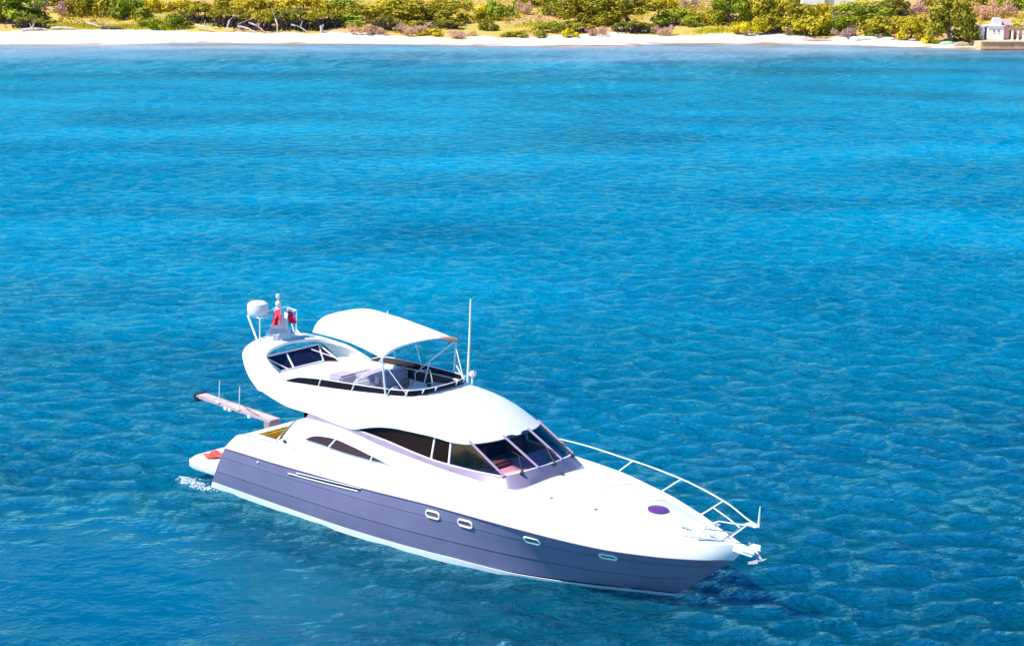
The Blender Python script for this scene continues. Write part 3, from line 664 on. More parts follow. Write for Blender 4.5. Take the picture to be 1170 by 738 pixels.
for sg in (-1, 1):
    for P, r in (([(6.27, sg*1.41, 4.78), (6.26, sg*1.30, 3.76)], .027), ([(6.20, sg*1.40, 4.74), (6.85, sg*1.08, 3.80)], .014), ([(6.22, sg*1.40, 4.70), (4.9, sg*1.36, 3.72)], .014),
                 ([(3.60, sg*1.41, 5.04), (3.75, sg*1.55, 3.72)], .014), ([(4.5, sg*1.40, 5.02), (4.95, sg*1.40, 3.75)], .014))[:5 if sg > 0 else 3]:
        m = MB(); m.tube(P, r, 7); m.build('support_pole', M_rail, bim)
m = MB(); m.tube([(6.27, 1.38, 4.76), (5.9, .75, 4.25), (5.86, .55, 3.62)], .016, 6); m.build('support_pole', M_rail, bim)
m = MB(); m.tube([(6.05, .95, 4.86), (6.22, 1.2, 4.83), (6.30, 1.40, 4.76)], [.05, .07, .06], 8); m.build('rolled_strap', mat('tan_canvas', (.55, .30, .18), .8), bim)
m = MB(); m.tube([(3.62, 1.38, 5.08), (3.62, 1.38, 5.2)], .02, 6); m.build('corner_cap', M_rail, bim)

# bow rail, cleats, hatch, anchor
RT = [(8.9, 2.08, 2.06), (9.1, 2.09, 2.40), (10.35, 2.04, 2.43), (12.04, 1.9, 2.39), (13.88, 1.5, 2.385), (15.65, .78, 2.39), (16.75, .22, 2.31), (17.2, .0, 2.30)]
rt = curve(RT, 60)
for sg in (-1, 1):
    rr_ = rt if sg > 0 else np.vstack([[(15.85, .48, 1.79), (16.1, .52, 2.2)], rt[rt[:, 0] > 16.25]])
    m = MB(); m.tube([(p[0], sg*p[1], p[2]) for p in rr_], .018, 7); br = m.build('bow_rail', M_rail, yacht)
    for (x, y, z), (x2, y2, z2) in (((12.04, 1.90, 2.38), (11.58, 1.88, 2.0)), ((13.88, 1.5, 2.38), (13.23, 1.56, 1.9)), ((15.65, .78, 2.38), (14.92, .92, 1.83)), ((16.9, .14, 2.3), (16.3, .18, 1.78))):
        if sg < 0 and x < 16: continue
        m = MB(); m.tube([(x, sg*y, z), (x2, sg*y2, z2)], .019, 7); m.ball((x2, sg*y2, z2 + .01), (.05, .05, .02)); m.build('stanchion', M_rail, br)
    m = MB(); m.tube([(15.32, sg*.84, 2.13), (16.0, sg*.5, 2.10), (16.62, sg*.17, 2.06)], .015, 6); m.build('mid_rail', M_rail, br)
m = MB(); m.box((17.0, 0, 2.28), (.34, .16, .05), bev=.02); m.tube([(17.2, 0, 2.28), (17.2, 0, 2.40), (17.22, 0, 2.78)], [.03, .03, .012], 6); m.build('bow_light_staff', M_rail, yacht)
m = MB(); a = [(14.31 + .26*math.cos(t), .25*math.sin(t), 2.075 + -.075*.26*math.cos(t)) for t in np.linspace(0, 2*math.pi, 33)[:-1]]
b2 = [(14.31 + .21*math.cos(t), .20*math.sin(t), 2.09 - .075*.21*math.cos(t)) for t in np.linspace(0, 2*math.pi, 33)[:-1]]
c2 = [(p[0], p[1], p[2] - .05) for p in a]
m.grid([c2, a, b2], True); m.poly(b2); m.build('deck_hatch', mat('purple_acrylic_hatch', (.14, .04, .20), .12), yacht)
for (x, y, z, s_) in ((15.35, -.35, 1.93, 1), (16.05, -.22, 1.86, 1), (16.25, .05, 1.83, .7), (15.7, .45, 1.86, 1)):
    m = MB(); m.tube([(x - .13*s_, y, z + .05), (x + .13*s_, y, z + .05)], .018, 6); m.tube([(x - .05, y, z - .02), (x - .05, y, z + .05)], .018, 6); m.tube([(x + .05, y, z - .02), (x + .05, y, z + .05)], .018, 6); m.build('cleat', M_steel, yacht)
m = MB(); m.prism([(16.35, -.13, 1.60), (17.1, -.12, 1.56), (17.1, .12, 1.56), (16.35, .13, 1.60)], (.05, 0, .12)); m.box((17.02, -.13, 1.72), (.34, .03, .16), bev=.01); m.box((17.02, .13, 1.72), (.34, .03, .16), bev=.01)
m.build('bow_roller', M_white, yacht)
m = MB()
m.tube([(16.6, 0, 1.74), (17.15, 0, 1.66), (17.3, 0, 1.52)], .035, 6); m.prism([(17.28, -.13, 1.45), (17.02, -.09, 1.36), (16.92, 0, 1.33), (17.02, .09, 1.36), (17.28, .13, 1.45), (17.16, 0, 1.46)], (.03, 0, .06))
m.tube([(17.2, 0, 1.46), (17.36, .0, 1.52), (17.44, 0, 1.57)], [.03, .024, .012], 6); m.build('anchor', mat('galvanised_anchor', (.62, .56, .58), .45, metal=.5), yacht)
# gangway
gw = MB(); gw.box((0, 0, 0), (3.5, .34, .05), bev=.015); g = gw.build('gangway', M_wood, yacht); g.location = (-1.56, .02, 1.72); g.rotation_euler = (0, R(2.6), 0)
for sg in (-1, 1):
    m = MB(); m.box((0, sg*.185, -.01), (3.5, .03, .07)); m.build('side_rail', mat('pinkish_alloy', (.6, .45, .45), .4, metal=.3), g)
for x in (-.62, .32):
    m = MB(); m.tube([(x, -.17, .02), (x + .04, -.17, .74)], .014, 6); m.ball((x, -.2, .05), (.07, .05, .04)); m.build('stanchion', M_rail, g)
m = MB(); m.tube([(-.58, -.2, .74), (-1.0, -.21, .40), (-1.4, -.22, .15), (-1.70, -.22, .05)], .010, 5); m.build('hand_rope', M_black, g)
m = MB(); m.tube([(.36, -.2, .3), (.8, -.18, .12), (1.4, -.1, -.02)], .010, 5); m.build('hand_rope', M_black, g)
m = MB(); m.tube([(-1.62, -.27, -.08), (-1.62, .27, -.08)], .075, 12); m.build('roller_wheel', M_black, g)
m = MB(); m.box((-1.74, 0, .0), (.06, .50, .12), bev=.02); m.build('end_cap', M_black, g)
m = MB(); m.box((1.62, 0, -.14), (.30, .42, .26), bev=.03); m.build('pivot_bracket', mat('grey_bracket', (.30, .22, .25), .5), g)
for x in (-.2, .0, .9):
    m = MB(); m.box((x, -.27, -.03), (.12, .06, .10), bev=.015); m.build('clamp', M_rail, g)
# cockpit side rail
m = MB(); m.tube([(2.55, -1.98, 1.9), (3.02, -1.97, 2.32), (3.4, -1.95, 2.66)], .02, 6); m.build('coaming_rail', M_steel, yacht)

# loose things on board
m = MB(); rows = []
for i in range(9):
    rows.append([(-1.28 + .52*i/8 + .10*math.sin(j*.7), -1.62 + .60*j/7 + .06*math.sin(i*.9), .622 + .035*abs(math.sin(i*1.1 + j*.6)) + .03*math.sin(j*1.7)) for j in range(8)])
m.sheet(rows[0], rows[-1], .012, 1); m = MB(); m.grid(rows); m.grid([[(p[0], p[1], p[2] + .016) for p in r] for r in rows], flip=True)
e_ = rows[0] + [r[-1] for r in rows[1:]] + rows[-1][::-1][1:] + [r[0] for r in rows[::-1]][1:-1]
m.grid([e_, [(p[0], p[1], p[2] + .016) for p in e_]], True)
o = m.build('towel', M_redtowel, None); o.location = (BX, BY, 0); o.rotation_euler = (0, 0, HD)
tag(o, 'rumpled coral red towel lying on the bathing platform at the stern', 'towel')
m = MB()
for j, (y0, y1, mi) in enumerate(((-.26, -.08, 1), (-.08, .20, 0), (.20, .34, 1))):
    rows = []
    for i in range(12):
        u = i/11; rows.append([(.62 + .10*math.sin(v*9 + u*3) + .12*u, y0 + (y1-y0)*v + (.22*u*(1 if y0 > 0 else -1 if y0 < -.2 else 0)) * (v if y0 > 0 else 1-v), 4.92 - (.42 if mi == 0 else .32)*u + .16*v*(y0 < -.2) - .02*math.sin(v*6)) for v in np.linspace(0, 1, 8)])
    m.grid(rows, mi=mi); m.grid([[(p[0] + .012, p[1], p[2]) for p in r] for r in rows], mi=mi, flip=True)
o = m.build('flag', [M_flagw, M_red], None); o.location = (BX, BY, 0); o.rotation_euler = (0, 0, HD)
tag(o, 'red and white flag drooping in folds from the signal mast on the arch', 'flag')

# froth at the exhaust and flecks along the waterline
from mathutils import kdtree
sea_v = bpy.data.objects['sea'].data.vertices; kd = kdtree.KDTree(len(sea_v))
for i_, v_ in enumerate(sea_v): kd.insert(v_.co, i_)
kd.balance()
rng = np.random.default_rng(5); m = MB()
def fleck(bx_, by_, sx, sy):
    x, y, z = W((bx_, by_, 0)); co = kd.find((x, y, 0))[0]; z = co.z; a = rng.uniform(-.5, .5); n = 9; rr = []
    for k in range(n):
        t_a = 2*math.pi*k/n; q = rng.uniform(.55, 1.2); rr.append((x + (sx*math.cos(t_a)*math.cos(a) - sy*math.sin(t_a)*math.sin(a))*q, y + (sx*math.cos(t_a)*math.sin(a) + sy*math.sin(t_a)*math.cos(a))*q, z + .0))
    m.grid([[(p[0], p[1], p[2] - .03) for p in rr], [((p[0]-x)*.8 + x, (p[1]-y)*.8 + y, z + .02) for p in rr]], True); m.poly([((p[0]-x)*.8 + x, (p[1]-y)*.8 + y, z + .02) for p in rr])
for _ in range(170): fleck(-.75 + rng.normal()*.36, -2.22 + rng.normal()*.10, .012 + rng.exponential(.022), .008 + rng.exponential(.010))
tag(m.build('foam', mat('white_foam', (.78, .80, .83), .7), None), 'white froth trailing from the exhaust under the bathing platform', 'foam', kind='stuff')
# ------------------------------------------------------------------ vegetation
def leaf_mat(name, lo, hi, sc=.9, trans=.0):
    m, t, b = node_mat(name)
    tc = t.nodes.new('ShaderNodeTexCoord'); oi = t.nodes.new('ShaderNodeObjectInfo')
    ad = t.nodes.new('ShaderNodeVectorMath'); ad.operation = 'ADD'
    t.links.new(tc.outputs['Object'], ad.inputs[0]); t.links.new(oi.outputs['Location'], ad.inputs[1])
    f = noise_n(t, ad.outputs[0], sc, 3, .6)
    c = ramp(t, f, [(.32, lo), (.68, hi)])
    mu = t.nodes.new('ShaderNodeMix'); mu.data_type = 'RGBA'; mu.blend_type = 'MULTIPLY'; mu.inputs[0].default_value = 1
    t.links.new(c, mu.inputs[6]); t.links.new(oi.outputs['Color'], mu.inputs[7])
    t.links.new(mu.outputs[2], b.inputs['Base Color']); b.inputs['Roughness'].default_value = .65; b.inputs['Specular IOR Level'].default_value = .25
    return m
M_leaf = leaf_mat('olive_foliage', (.17, .155, .006), (.58, .50, .02))
M_dry = leaf_mat('dry_twigs', (.38, .24, .15), (.68, .47, .32), 1.4)
M_bark = mat('grey_bark', (.17, .125, .11), .9, var=.3, vscale=4)
M_jwood = mat('juniper_shade_wood', (.045, .03, .035), .9, var=.3, vscale=4)  # blackened so the colour carries the shade of the hollows below the crowns
M_pale = mat('bleached_wood', (.62, .52, .47), .85, var=.25, vscale=3)
TINT = dict(olive=(1.0, .92, .8), green=(.72, .92, .9), dark=(.62, .66, .9), yellow=(1.55, 1.35, .8), lime=(2.6, 2.4, .9), rust=(1.9, 1.0, .7),
            peach=(1.15, .98, .92), grey=(.8, .78, .95))
def leaves(m, rng, centres, n, size, flat=1., droop=0., aspect=.6):
    """leaf sprays spread through clumps; centres: (x,y,z,r)"""
    cs = np.array(centres); wgt = cs[:, 3]**2; wgt /= wgt.sum()
    k = rng.choice(len(cs), n, p=wgt)
    d = rng.normal(size=(n, 3)); d /= np.linalg.norm(d, axis=1)[:, None]
    rad = cs[k, 3] * rng.uniform(.45, 1.06, n)**.6
    P = cs[k, :3] + d*rad[:, None]*[1, 1, flat]
    nrm = d*[1, 1, 1] + rng.normal(size=(n, 3))*.55 + [0, 0, .35]; nrm /= np.linalg.norm(nrm, axis=1)[:, None]
    a = np.cross(nrm, rng.normal(size=(n, 3))); a /= np.linalg.norm(a, axis=1)[:, None]; c = np.cross(nrm, a)
    s = size * rng.uniform(.6, 1.35, n)[:, None]
    P[:, 2] = np.maximum(P[:, 2], .03)
    q = np.stack([P - a*s, P - c*s*aspect + a*s*.1, P + a*s, P + c*s*aspect - a*s*.1], 1)
    V = q.reshape(-1, 3); n0 = len(m.v)
    m.v += [tuple(v) for v in V]; m.f += [(n0 + 4*i, n0 + 4*i + 1, n0 + 4*i + 2, n0 + 4*i + 3) for i in range(n)]; m.mi += [0]*n
def limb(m, rng, a, b_, r0, r1, wob=.15, n=5):
    a, b_ = Vector(a), Vector(b_); L = (b_ - a).length; pts = []
    for i in range(n):
        u = i/(n-1); p = a.lerp(b_, u)
        if 0 < i < n-1: p += Vector(rng.normal(size=3))*wob*L*.35
        pts.append(p)
    m.tube(pts, [r0 + (r1 - r0)*i/(n-1) for i in range(n)], 6)
def proto_pine(seed):        # 5.6 wide, 4.6 high
    rng = np.random.default_rng(seed); cs = []
    for i in range(30):
        a = rng.uniform(0, 2*math.pi); rr = math.sqrt(rng.uniform(0, 1))*2.3; zt = 1.1 + 2.9*math.sqrt(max(0, 1 - (rr/2.7)**2))
        cs.append((rr*math.cos(a), rr*math.sin(a)*.9, rng.uniform(max(.45, zt - 2.6), zt), rng.uniform(.5, .95)))
    cr = MB(); leaves(cr, rng, cs, 3600, .16, .8)
    tr = MB(); limb(tr, rng, (0, 0, -.3), (.2, 0, 2.4), .22, .13, .12)
    for i in range(0, 30, 2):
        c = cs[i]; limb(tr, rng, (.12, 0, 1.0 + .05*i), (c[0]*.9, c[1]*.9, c[2]-.1), .09, .03, .2)
    return [('crown', cr, M_leaf), ('trunk', tr, M_bark)]
def proto_bush(seed):        # 4 wide, 2 high
    rng = np.random.default_rng(seed); cs = []
    for i in range(24):
        a = rng.uniform(0, 2*math.pi); rr = math.sqrt(rng.uniform(0, 1))*1.6; zt = 1.45*math.sqrt(max(0.05, 1 - (rr/1.95)**2))
        cs.append((rr*math.cos(a), rr*math.sin(a), rng.uniform(zt*.35, zt), rng.uniform(.34, .6)))
    cr = MB(); leaves(cr, rng, cs, 2000, .12, .8)
    tr = MB()
    for i in range(7): c = cs[i]; limb(tr, rng, (rng.normal()*.2, rng.normal()*.2, -.2), (c[0]*.8, c[1]*.8, c[2]), .05, .02)
    return [('foliage', cr, M_leaf), ('stem', tr, M_bark)]
def proto_juniper(seed):     # 5 wide, 2.6 high: crown swept to one side over bare limbs
    rng = np.random.default_rng(seed); cs = []
    for i in range(20):
        u = rng.uniform(-1, 1); v = rng.uniform(-1, 1)
        cs.append((u*2.1, v*1.1 + .5, 1.35 + .8*(1-u*u) + rng.uniform(-.3, .25) - .25*(v < -.5), rng.uniform(.34, .62)))
    for i in range(9): cs.append((rng.uniform(-2, 2), rng.uniform(1.0, 1.7), rng.uniform(.3, 1.2), rng.uniform(.4, .6)))
    cr = MB(); leaves(cr, rng, cs, 2600, .12, .65)
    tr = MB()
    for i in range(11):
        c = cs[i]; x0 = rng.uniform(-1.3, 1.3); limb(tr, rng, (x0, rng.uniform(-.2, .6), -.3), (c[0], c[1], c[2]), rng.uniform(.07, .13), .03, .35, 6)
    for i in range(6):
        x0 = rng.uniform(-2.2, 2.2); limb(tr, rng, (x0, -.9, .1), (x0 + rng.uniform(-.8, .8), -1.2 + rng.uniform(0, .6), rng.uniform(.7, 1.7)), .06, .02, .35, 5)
    for i in range(46):  # added near-black limbs stand in for shade under the crown
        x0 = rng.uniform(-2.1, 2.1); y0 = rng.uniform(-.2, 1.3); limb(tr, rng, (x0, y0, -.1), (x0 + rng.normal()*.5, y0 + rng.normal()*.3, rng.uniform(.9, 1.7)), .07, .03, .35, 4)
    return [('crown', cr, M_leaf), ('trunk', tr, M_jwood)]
def proto_dry(seed):         # 3.4 wide, 1.3 high
    rng = np.random.default_rng(seed); cs = []
    for i in range(16):
        a = rng.uniform(0, 2*math.pi); rr = math.sqrt(rng.uniform(0, 1))*1.4
        cs.append((rr*math.cos(a), rr*math.sin(a), rng.uniform(.2, .85), rng.uniform(.28, .45)))
    cr = MB(); leaves(cr, rng, cs, 1300, .13, .8, aspect=.22)
    tr = MB()
    for i in range(12): c = cs[i]; limb(tr, rng, (c[0]*.3, c[1]*.3, -.15), (c[0], c[1], c[2] + .25), .03, .012, .2, 4)
    return [('foliage', cr, M_dry), ('stem', tr, M_bark)]
PROTO = dict(pine=(proto_pine, 5.6, 4.5, 'pine_tree', 'tree', 'pines along the shore'), bush=(proto_bush, 4.0, 1.95, 'shrub', 'shrub', 'green shrubs behind the beach'),
             juniper=(proto_juniper, 5.2, 2.6, 'juniper_tree', 'tree', 'windswept junipers at the back of the beach'), dry=(proto_dry, 3.4, 1.25, 'dry_shrub', 'shrub', 'dry brush behind the beach'))
BANK = {}
def plant(kind, x, y, wd, ht, tint, label, i):
    fn, pw, ph, nm, cat, grp = PROTO[kind]
    var = i % 3
    if (kind, var) not in BANK:
        BANK[(kind, var)] = []
        for pn, mb, mt in fn(100*len(BANK) + 17):
            o = mb.build(pn, mt, None, smooth=(pn in ('trunk', 'stem')), fix=False); C.objects.unlink(o); BANK[(kind, var)].append(o)
    e = empty(nm, (x, y, ground_z(x, y) - .05), random.uniform(-.5, .5) + (math.pi if (i % 2 and kind != 'juniper') else 0))
    e.scale = ((1.3 if kind in ('pine', 'bush') else 1.15)*wd/pw, .58*(wd/pw + ht/ph), 1.15*ht/ph)
    tag(e, label, cat, grp)
    c = TINT[tint]; j = [random.uniform(.88, 1.12) for _ in range(3)]
    for o in BANK[(kind, var)]:
        d = o.copy(); C.objects.link(d); d.parent = e; d.color = (c[0]*j[0], c[1]*j[0]*(.95 + .05*j[1]), c[2]*j[2], 1)
VEG = [
    (-77.4, 273.8, 9.0, 4.7, 'pine', 'green', 'bushy dark green tree at the left end of the shore, above the black hollow'),
    (-73.3, 267.6, 5.9, 1.7, 'juniper', 'dark', 'low juniper over the black hollow at the left end of the beach'),
    (-74.9, 282.3, 3.7, 2.5, 'dry', 'grey', 'grey leafless brush behind the black hollow at the left end'),
    (-69.7, 278.1, 4.2, 2.4, 'dry', 'peach', 'pinkish dry brush just left of the lime dune grass'),
    (-67.3, 278.0, 4.7, 3.3, 'pine', 'olive', 'olive tree with a dark gap in its crown above the lime dune grass'),
    (-63.8, 279.5, 6.7, 3.1, 'bush', 'olive', 'broad olive shrub above the long streak of lime dune grass'),
    (-59.5, 277.1, 5.8, 3.3, 'bush', 'green', 'deep green shrub at the right end of the lime dune grass'),
    (-53.1, 270.2, 7.3, 2.0, 'bush', 'green', 'low green mastic mound sloping down to the sand right of the lime grass'),
    (-57.9, 284.5, 4.3, 2.3, 'bush', 'yellow', 'yellowish shrub behind the low green mastic mound'),
    (-53.2, 284.3, 5.7, 1.8, 'bush', 'yellow', 'golden shrub above the leftmost windswept juniper'),
    (-47.9, 272.0, 6.0, 2.6, 'juniper', 'olive', 'leftmost of the windswept junipers over bleached roots'),
    (-43.5, 269.4, 5.9, 2.7, 'juniper', 'olive', 'windswept juniper in the middle of the bleached roots, pale limbs showing'),
    (-39.0, 267.6, 5.9, 2.8, 'juniper', 'olive', 'windswept juniper with a thick pale trunk beside the bleached roots'),
    (-48.4, 287.1, 7.8, 2.3, 'bush', 'olive', 'wide olive mound behind the windswept junipers'),
    (-41.5, 285.7, 6.9, 2.4, 'bush', 'yellow', 'yellow green mound behind the rightmost bleached roots'),
    (-35.4, 270.3, 4.6, 2.6, 'bush', 'olive', 'olive shrub squeezed between two windswept junipers'),
    (-32.2, 267.2, 5.6, 2.9, 'juniper', 'dark', 'dark windswept juniper with a black hollow below, left of the short white stump'),
    (-28.1, 266.9, 5.9, 2.7, 'juniper', 'olive', 'windswept juniper behind the short white stump'),
    (-25.1, 268.8, 7.0, 2.0, 'bush', 'green', 'green mound that slopes down beside the short white stump'),
    (-20.8, 275.3, 10.2, 3.3, 'bush', 'olive', 'large smooth olive mound above the peach dune brush'),
    (-33.8, 285.9, 7.7, 2.3, 'bush', 'yellow', 'bright yellow green mound behind the dark windswept juniper'),
    (-27.6, 284.6, 7.1, 2.0, 'bush', 'green', 'grass green mound above the short white stump'),
    (-38.9, 287.1, 4.0, 1.9, 'dry', 'peach', 'pale peach brush between two yellow green mounds'),
    (-23.1, 264.3, 4.5, 1.3, 'dry', 'peach', 'peach dune brush in front of the large smooth olive mound'),
    (-20.3, 263.4, 3.7, 1.2, 'dry', 'peach', 'smaller peach dune brush right of the large smooth olive mound'),
    (-18.9, 265.4, 4.5, 1.9, 'juniper', 'dark', 'grey juniper with a dark side, right of the peach dune brush'),
    (-13.1, 271.8, 10.1, 3.8, 'pine', 'olive', 'broad olive pine above two small black hollows'),
    (-12.1, 267.1, 4.5, 1.2, 'juniper', 'dark', 'low juniper over the left one of two small black hollows'),
    (-9.5, 265.9, 3.7, 1.2, 'juniper', 'dark', 'low juniper over the right one of two small black hollows'),
    (-15.1, 263.4, 6.1, 1.8, 'dry', 'peach', 'pinkish brush below the broad olive pine'),
    (-11.8, 261.3, 3.7, 1.0, 'bush', 'yellow', 'low yellow green cushion plant at the sand below the two small black hollows'),
    (-6.0, 274.3, 4.7, 1.9, 'bush', 'olive', 'olive shrub left of the round lime shrub'),
    (-4.3, 279.6, 2.1, 1.7, 'bush', 'lime', 'small round lime shrub, brightest on the slope'),
    (-3.8, 265.0, 3.2, 1.7, 'bush', 'dark', 'dark green shrub standing alone in the pale sandy bank'),
    (-1.8, 275.4, 4.7, 2.8, 'bush', 'green', 'round dark green shrub between the lime shrub and the round peach shrub'),
    (1.6, 278.4, 2.4, 2.0, 'dry', 'peach', 'round peach coloured shrub like a ball'),
    (0.5, 259.1, 3.9, 0.9, 'bush', 'olive', 'flat olive cushion plant in the pale sandy bank'),
    (-7.9, 259.2, 5.2, 1.2, 'dry', 'peach', 'tan dune brush at the sand below the pale sandy bank'),
    (4.0, 258.2, 1.9, 1.2, 'bush', 'olive', 'small olive cushion plant at the edge of the sand'),
    (6.4, 276.0, 3.6, 2.3, 'bush', 'green', 'round green shrub with a pale bare trunk beside it'),
    (11.2, 270.6, 8.7, 4.3, 'pine', 'olive', 'big domed olive pine in the middle of the shore'),
    (6.6, 263.2, 5.5, 1.6, 'bush', 'green', 'low green mastic cushion left below the big domed pine'),
    (8.5, 258.1, 2.1, 1.4, 'bush', 'yellow', 'small yellow green shrub at the edge of the sand below the big domed pine'),
    (10.0, 261.8, 4.5, 1.4, 'juniper', 'olive', 'low juniper with a dark underside below the big domed pine'),
    (12.7, 259.5, 3.6, 1.3, 'dry', 'peach', 'peach dune brush between two dark undersides'),
    (17.4, 269.7, 10.0, 4.5, 'pine', 'olive', 'wide pine with grey limbs and dark gaps, right of the big domed pine'),
    (18.1, 263.4, 6.1, 1.6, 'juniper', 'dark', 'low juniper over the wide black hollow below the pine with grey limbs'),
    (22.1, 263.6, 3.4, 1.5, 'dry', 'peach', 'pink dune brush right of the wide black hollow'),
    (25.3, 270.8, 7.0, 2.6, 'bush', 'green', 'green thicket right of the pine with grey limbs'),
    (29.2, 271.5, 5.4, 2.3, 'bush', 'olive', 'olive thicket behind the bright yellow patch of grass'),
    (28.9, 286.5, 3.2, 1.7, 'dry', 'grey', 'round grey pink bush behind the green thicket'),
    (24.8, 287.5, 3.7, 2.0, 'bush', 'yellow', 'yellow green shrub behind the pine with grey limbs'),
    (31.4, 272.2, 3.8, 1.8, 'bush', 'rust', 'rust orange shrub left of the tall pines'),
    (33.1, 269.1, 5.9, 5.1, 'pine', 'green', 'tall pine left of the dark vertical gap'),
    (37.8, 267.5, 5.9, 5.1, 'pine', 'olive', 'tall pine right of the dark vertical gap'),
    (35.4, 264.0, 5.3, 2.5, 'bush', 'yellow', 'round light green shrub at the sand in front of the tall pines'),
    (40.0, 263.8, 4.2, 1.3, 'juniper', 'dark', 'low juniper over the square black hollow beside the tall pines'),
    (42.2, 265.9, 5.3, 4.8, 'pine', 'olive', 'upright pine right of the square black hollow'),
    (41.6, 263.1, 2.6, 1.6, 'dry', 'grey', 'greyish pink brush below the upright pine'),
    (44.4, 262.9, 6.6, 3.2, 'bush', 'olive', 'spreading olive shrub whose foot reaches the white boulders'),
    (48.4, 275.8, 3.6, 2.5, 'bush', 'yellow', 'round yellow green bush right in front of the hillside villa'),
    (50.0, 272.7, 3.0, 2.2, 'dry', 'grey', 'grey twiggy bush between the round bush and the spreading pine'),
    (47.7, 264.8, 4.5, 2.4, 'bush', 'green', 'green shrub left of the bare grey stems'),
    (52.6, 266.2, 8.0, 3.6, 'pine', 'green', 'spreading pine in front of the hillside villa'),
    (49.1, 259.3, 4.4, 1.8, 'dry', 'grey', 'bare grey stems at the foot of the spreading pine'),
    (54.3, 258.3, 6.7, 2.8, 'bush', 'olive', 'wide olive shrub right of the bare grey stems'),
    (53.1, 257.5, 3.4, 1.0, 'bush', 'green', 'flat green cushion plant in front of the wide olive shrub'),
    (58.5, 273.3, 4.9, 3.0, 'pine', 'dark', 'dark pine on the slope right of the hillside villa'),
    (57.4, 254.8, 3.6, 3.4, 'pine', 'yellow', 'small round pine with a pale outline and a dark heart'),
    (62.6, 274.3, 4.7, 1.9, 'dry', 'peach', 'peach brush on the slope behind the small round pine'),
    (60.9, 259.4, 3.9, 2.3, 'bush', 'olive', 'olive bush between the small round pine and the large dark sided pine'),
    (62.5, 249.1, 7.5, 6.5, 'pine', 'olive', 'largest pine, dark on its left side, beside the white beach hut'),
    (59.1, 250.6, 1.9, 1.1, 'bush', 'lime', 'small lime bush on the cream sand left of the largest pine'),
    (64.6, 247.8, 2.0, 1.2, 'dry', 'grey', 'grey brush at the corner of the stone quay'),
    (71.3, 266.4, 4.5, 2.4, 'dry', 'peach', 'pinkish tan bush behind the roof of the white beach hut'),
    (74.4, 267.9, 4.6, 2.1, 'dry', 'peach', 'wide tan bush above the pergola'),
    (72.8, 258.3, 4.4, 1.4, 'bush', 'green', 'green bush right behind the pergola beam'),
    (77.9, 274.9, 5.5, 2.2, 'bush', 'green', 'green bush at the upper right corner of the slope'),
    (74.2, 279.0, 5.6, 2.0, 'bush', 'olive', 'olive bush high on the slope behind the white beach hut'),
    (-81.7, 275.5, 6.6, 3.9, 'bush', 'olive', 'olive shrub beyond the left end tree'),
    (-75.1, 290.7, 7.3, 1.7, 'bush', 'olive', 'olive scrub on the slope behind the pinkish dry brush'),
    (-18.4, 288.0, 7.2, 2.0, 'bush', 'yellow', 'golden scrub on the slope left above the broad olive pine'),
    (-9.8, 284.6, 6.6, 2.0, 'bush', 'olive', 'olive scrub on the slope behind the two small black hollows'),
    (4.2, 286.6, 7.2, 1.7, 'bush', 'olive', 'olive scrub on the slope above the round peach shrub'),
    (16.3, 287.5, 7.2, 1.9, 'bush', 'green', 'green scrub on the slope behind the pine with grey limbs'),
    (20.8, 291.2, 6.4, 1.7, 'dry', 'grey', 'grey scrub on the slope high above the wide black hollow'),
    (45.1, 291.0, 6.7, 1.7, 'bush', 'green', 'green scrub on the slope left of the hillside villa'),
    (67.5, 279.6, 6.2, 2.0, 'bush', 'olive', 'olive scrub on the slope behind the largest pine'),
]

random.seed(4)
for i, (x, y, wd, ht, kind, tint, label) in enumerate(VEG):
    if label.startswith('largest pine'): x -= .9; wd *= .86
    plant(kind, x, y, wd, ht, tint, label, i)

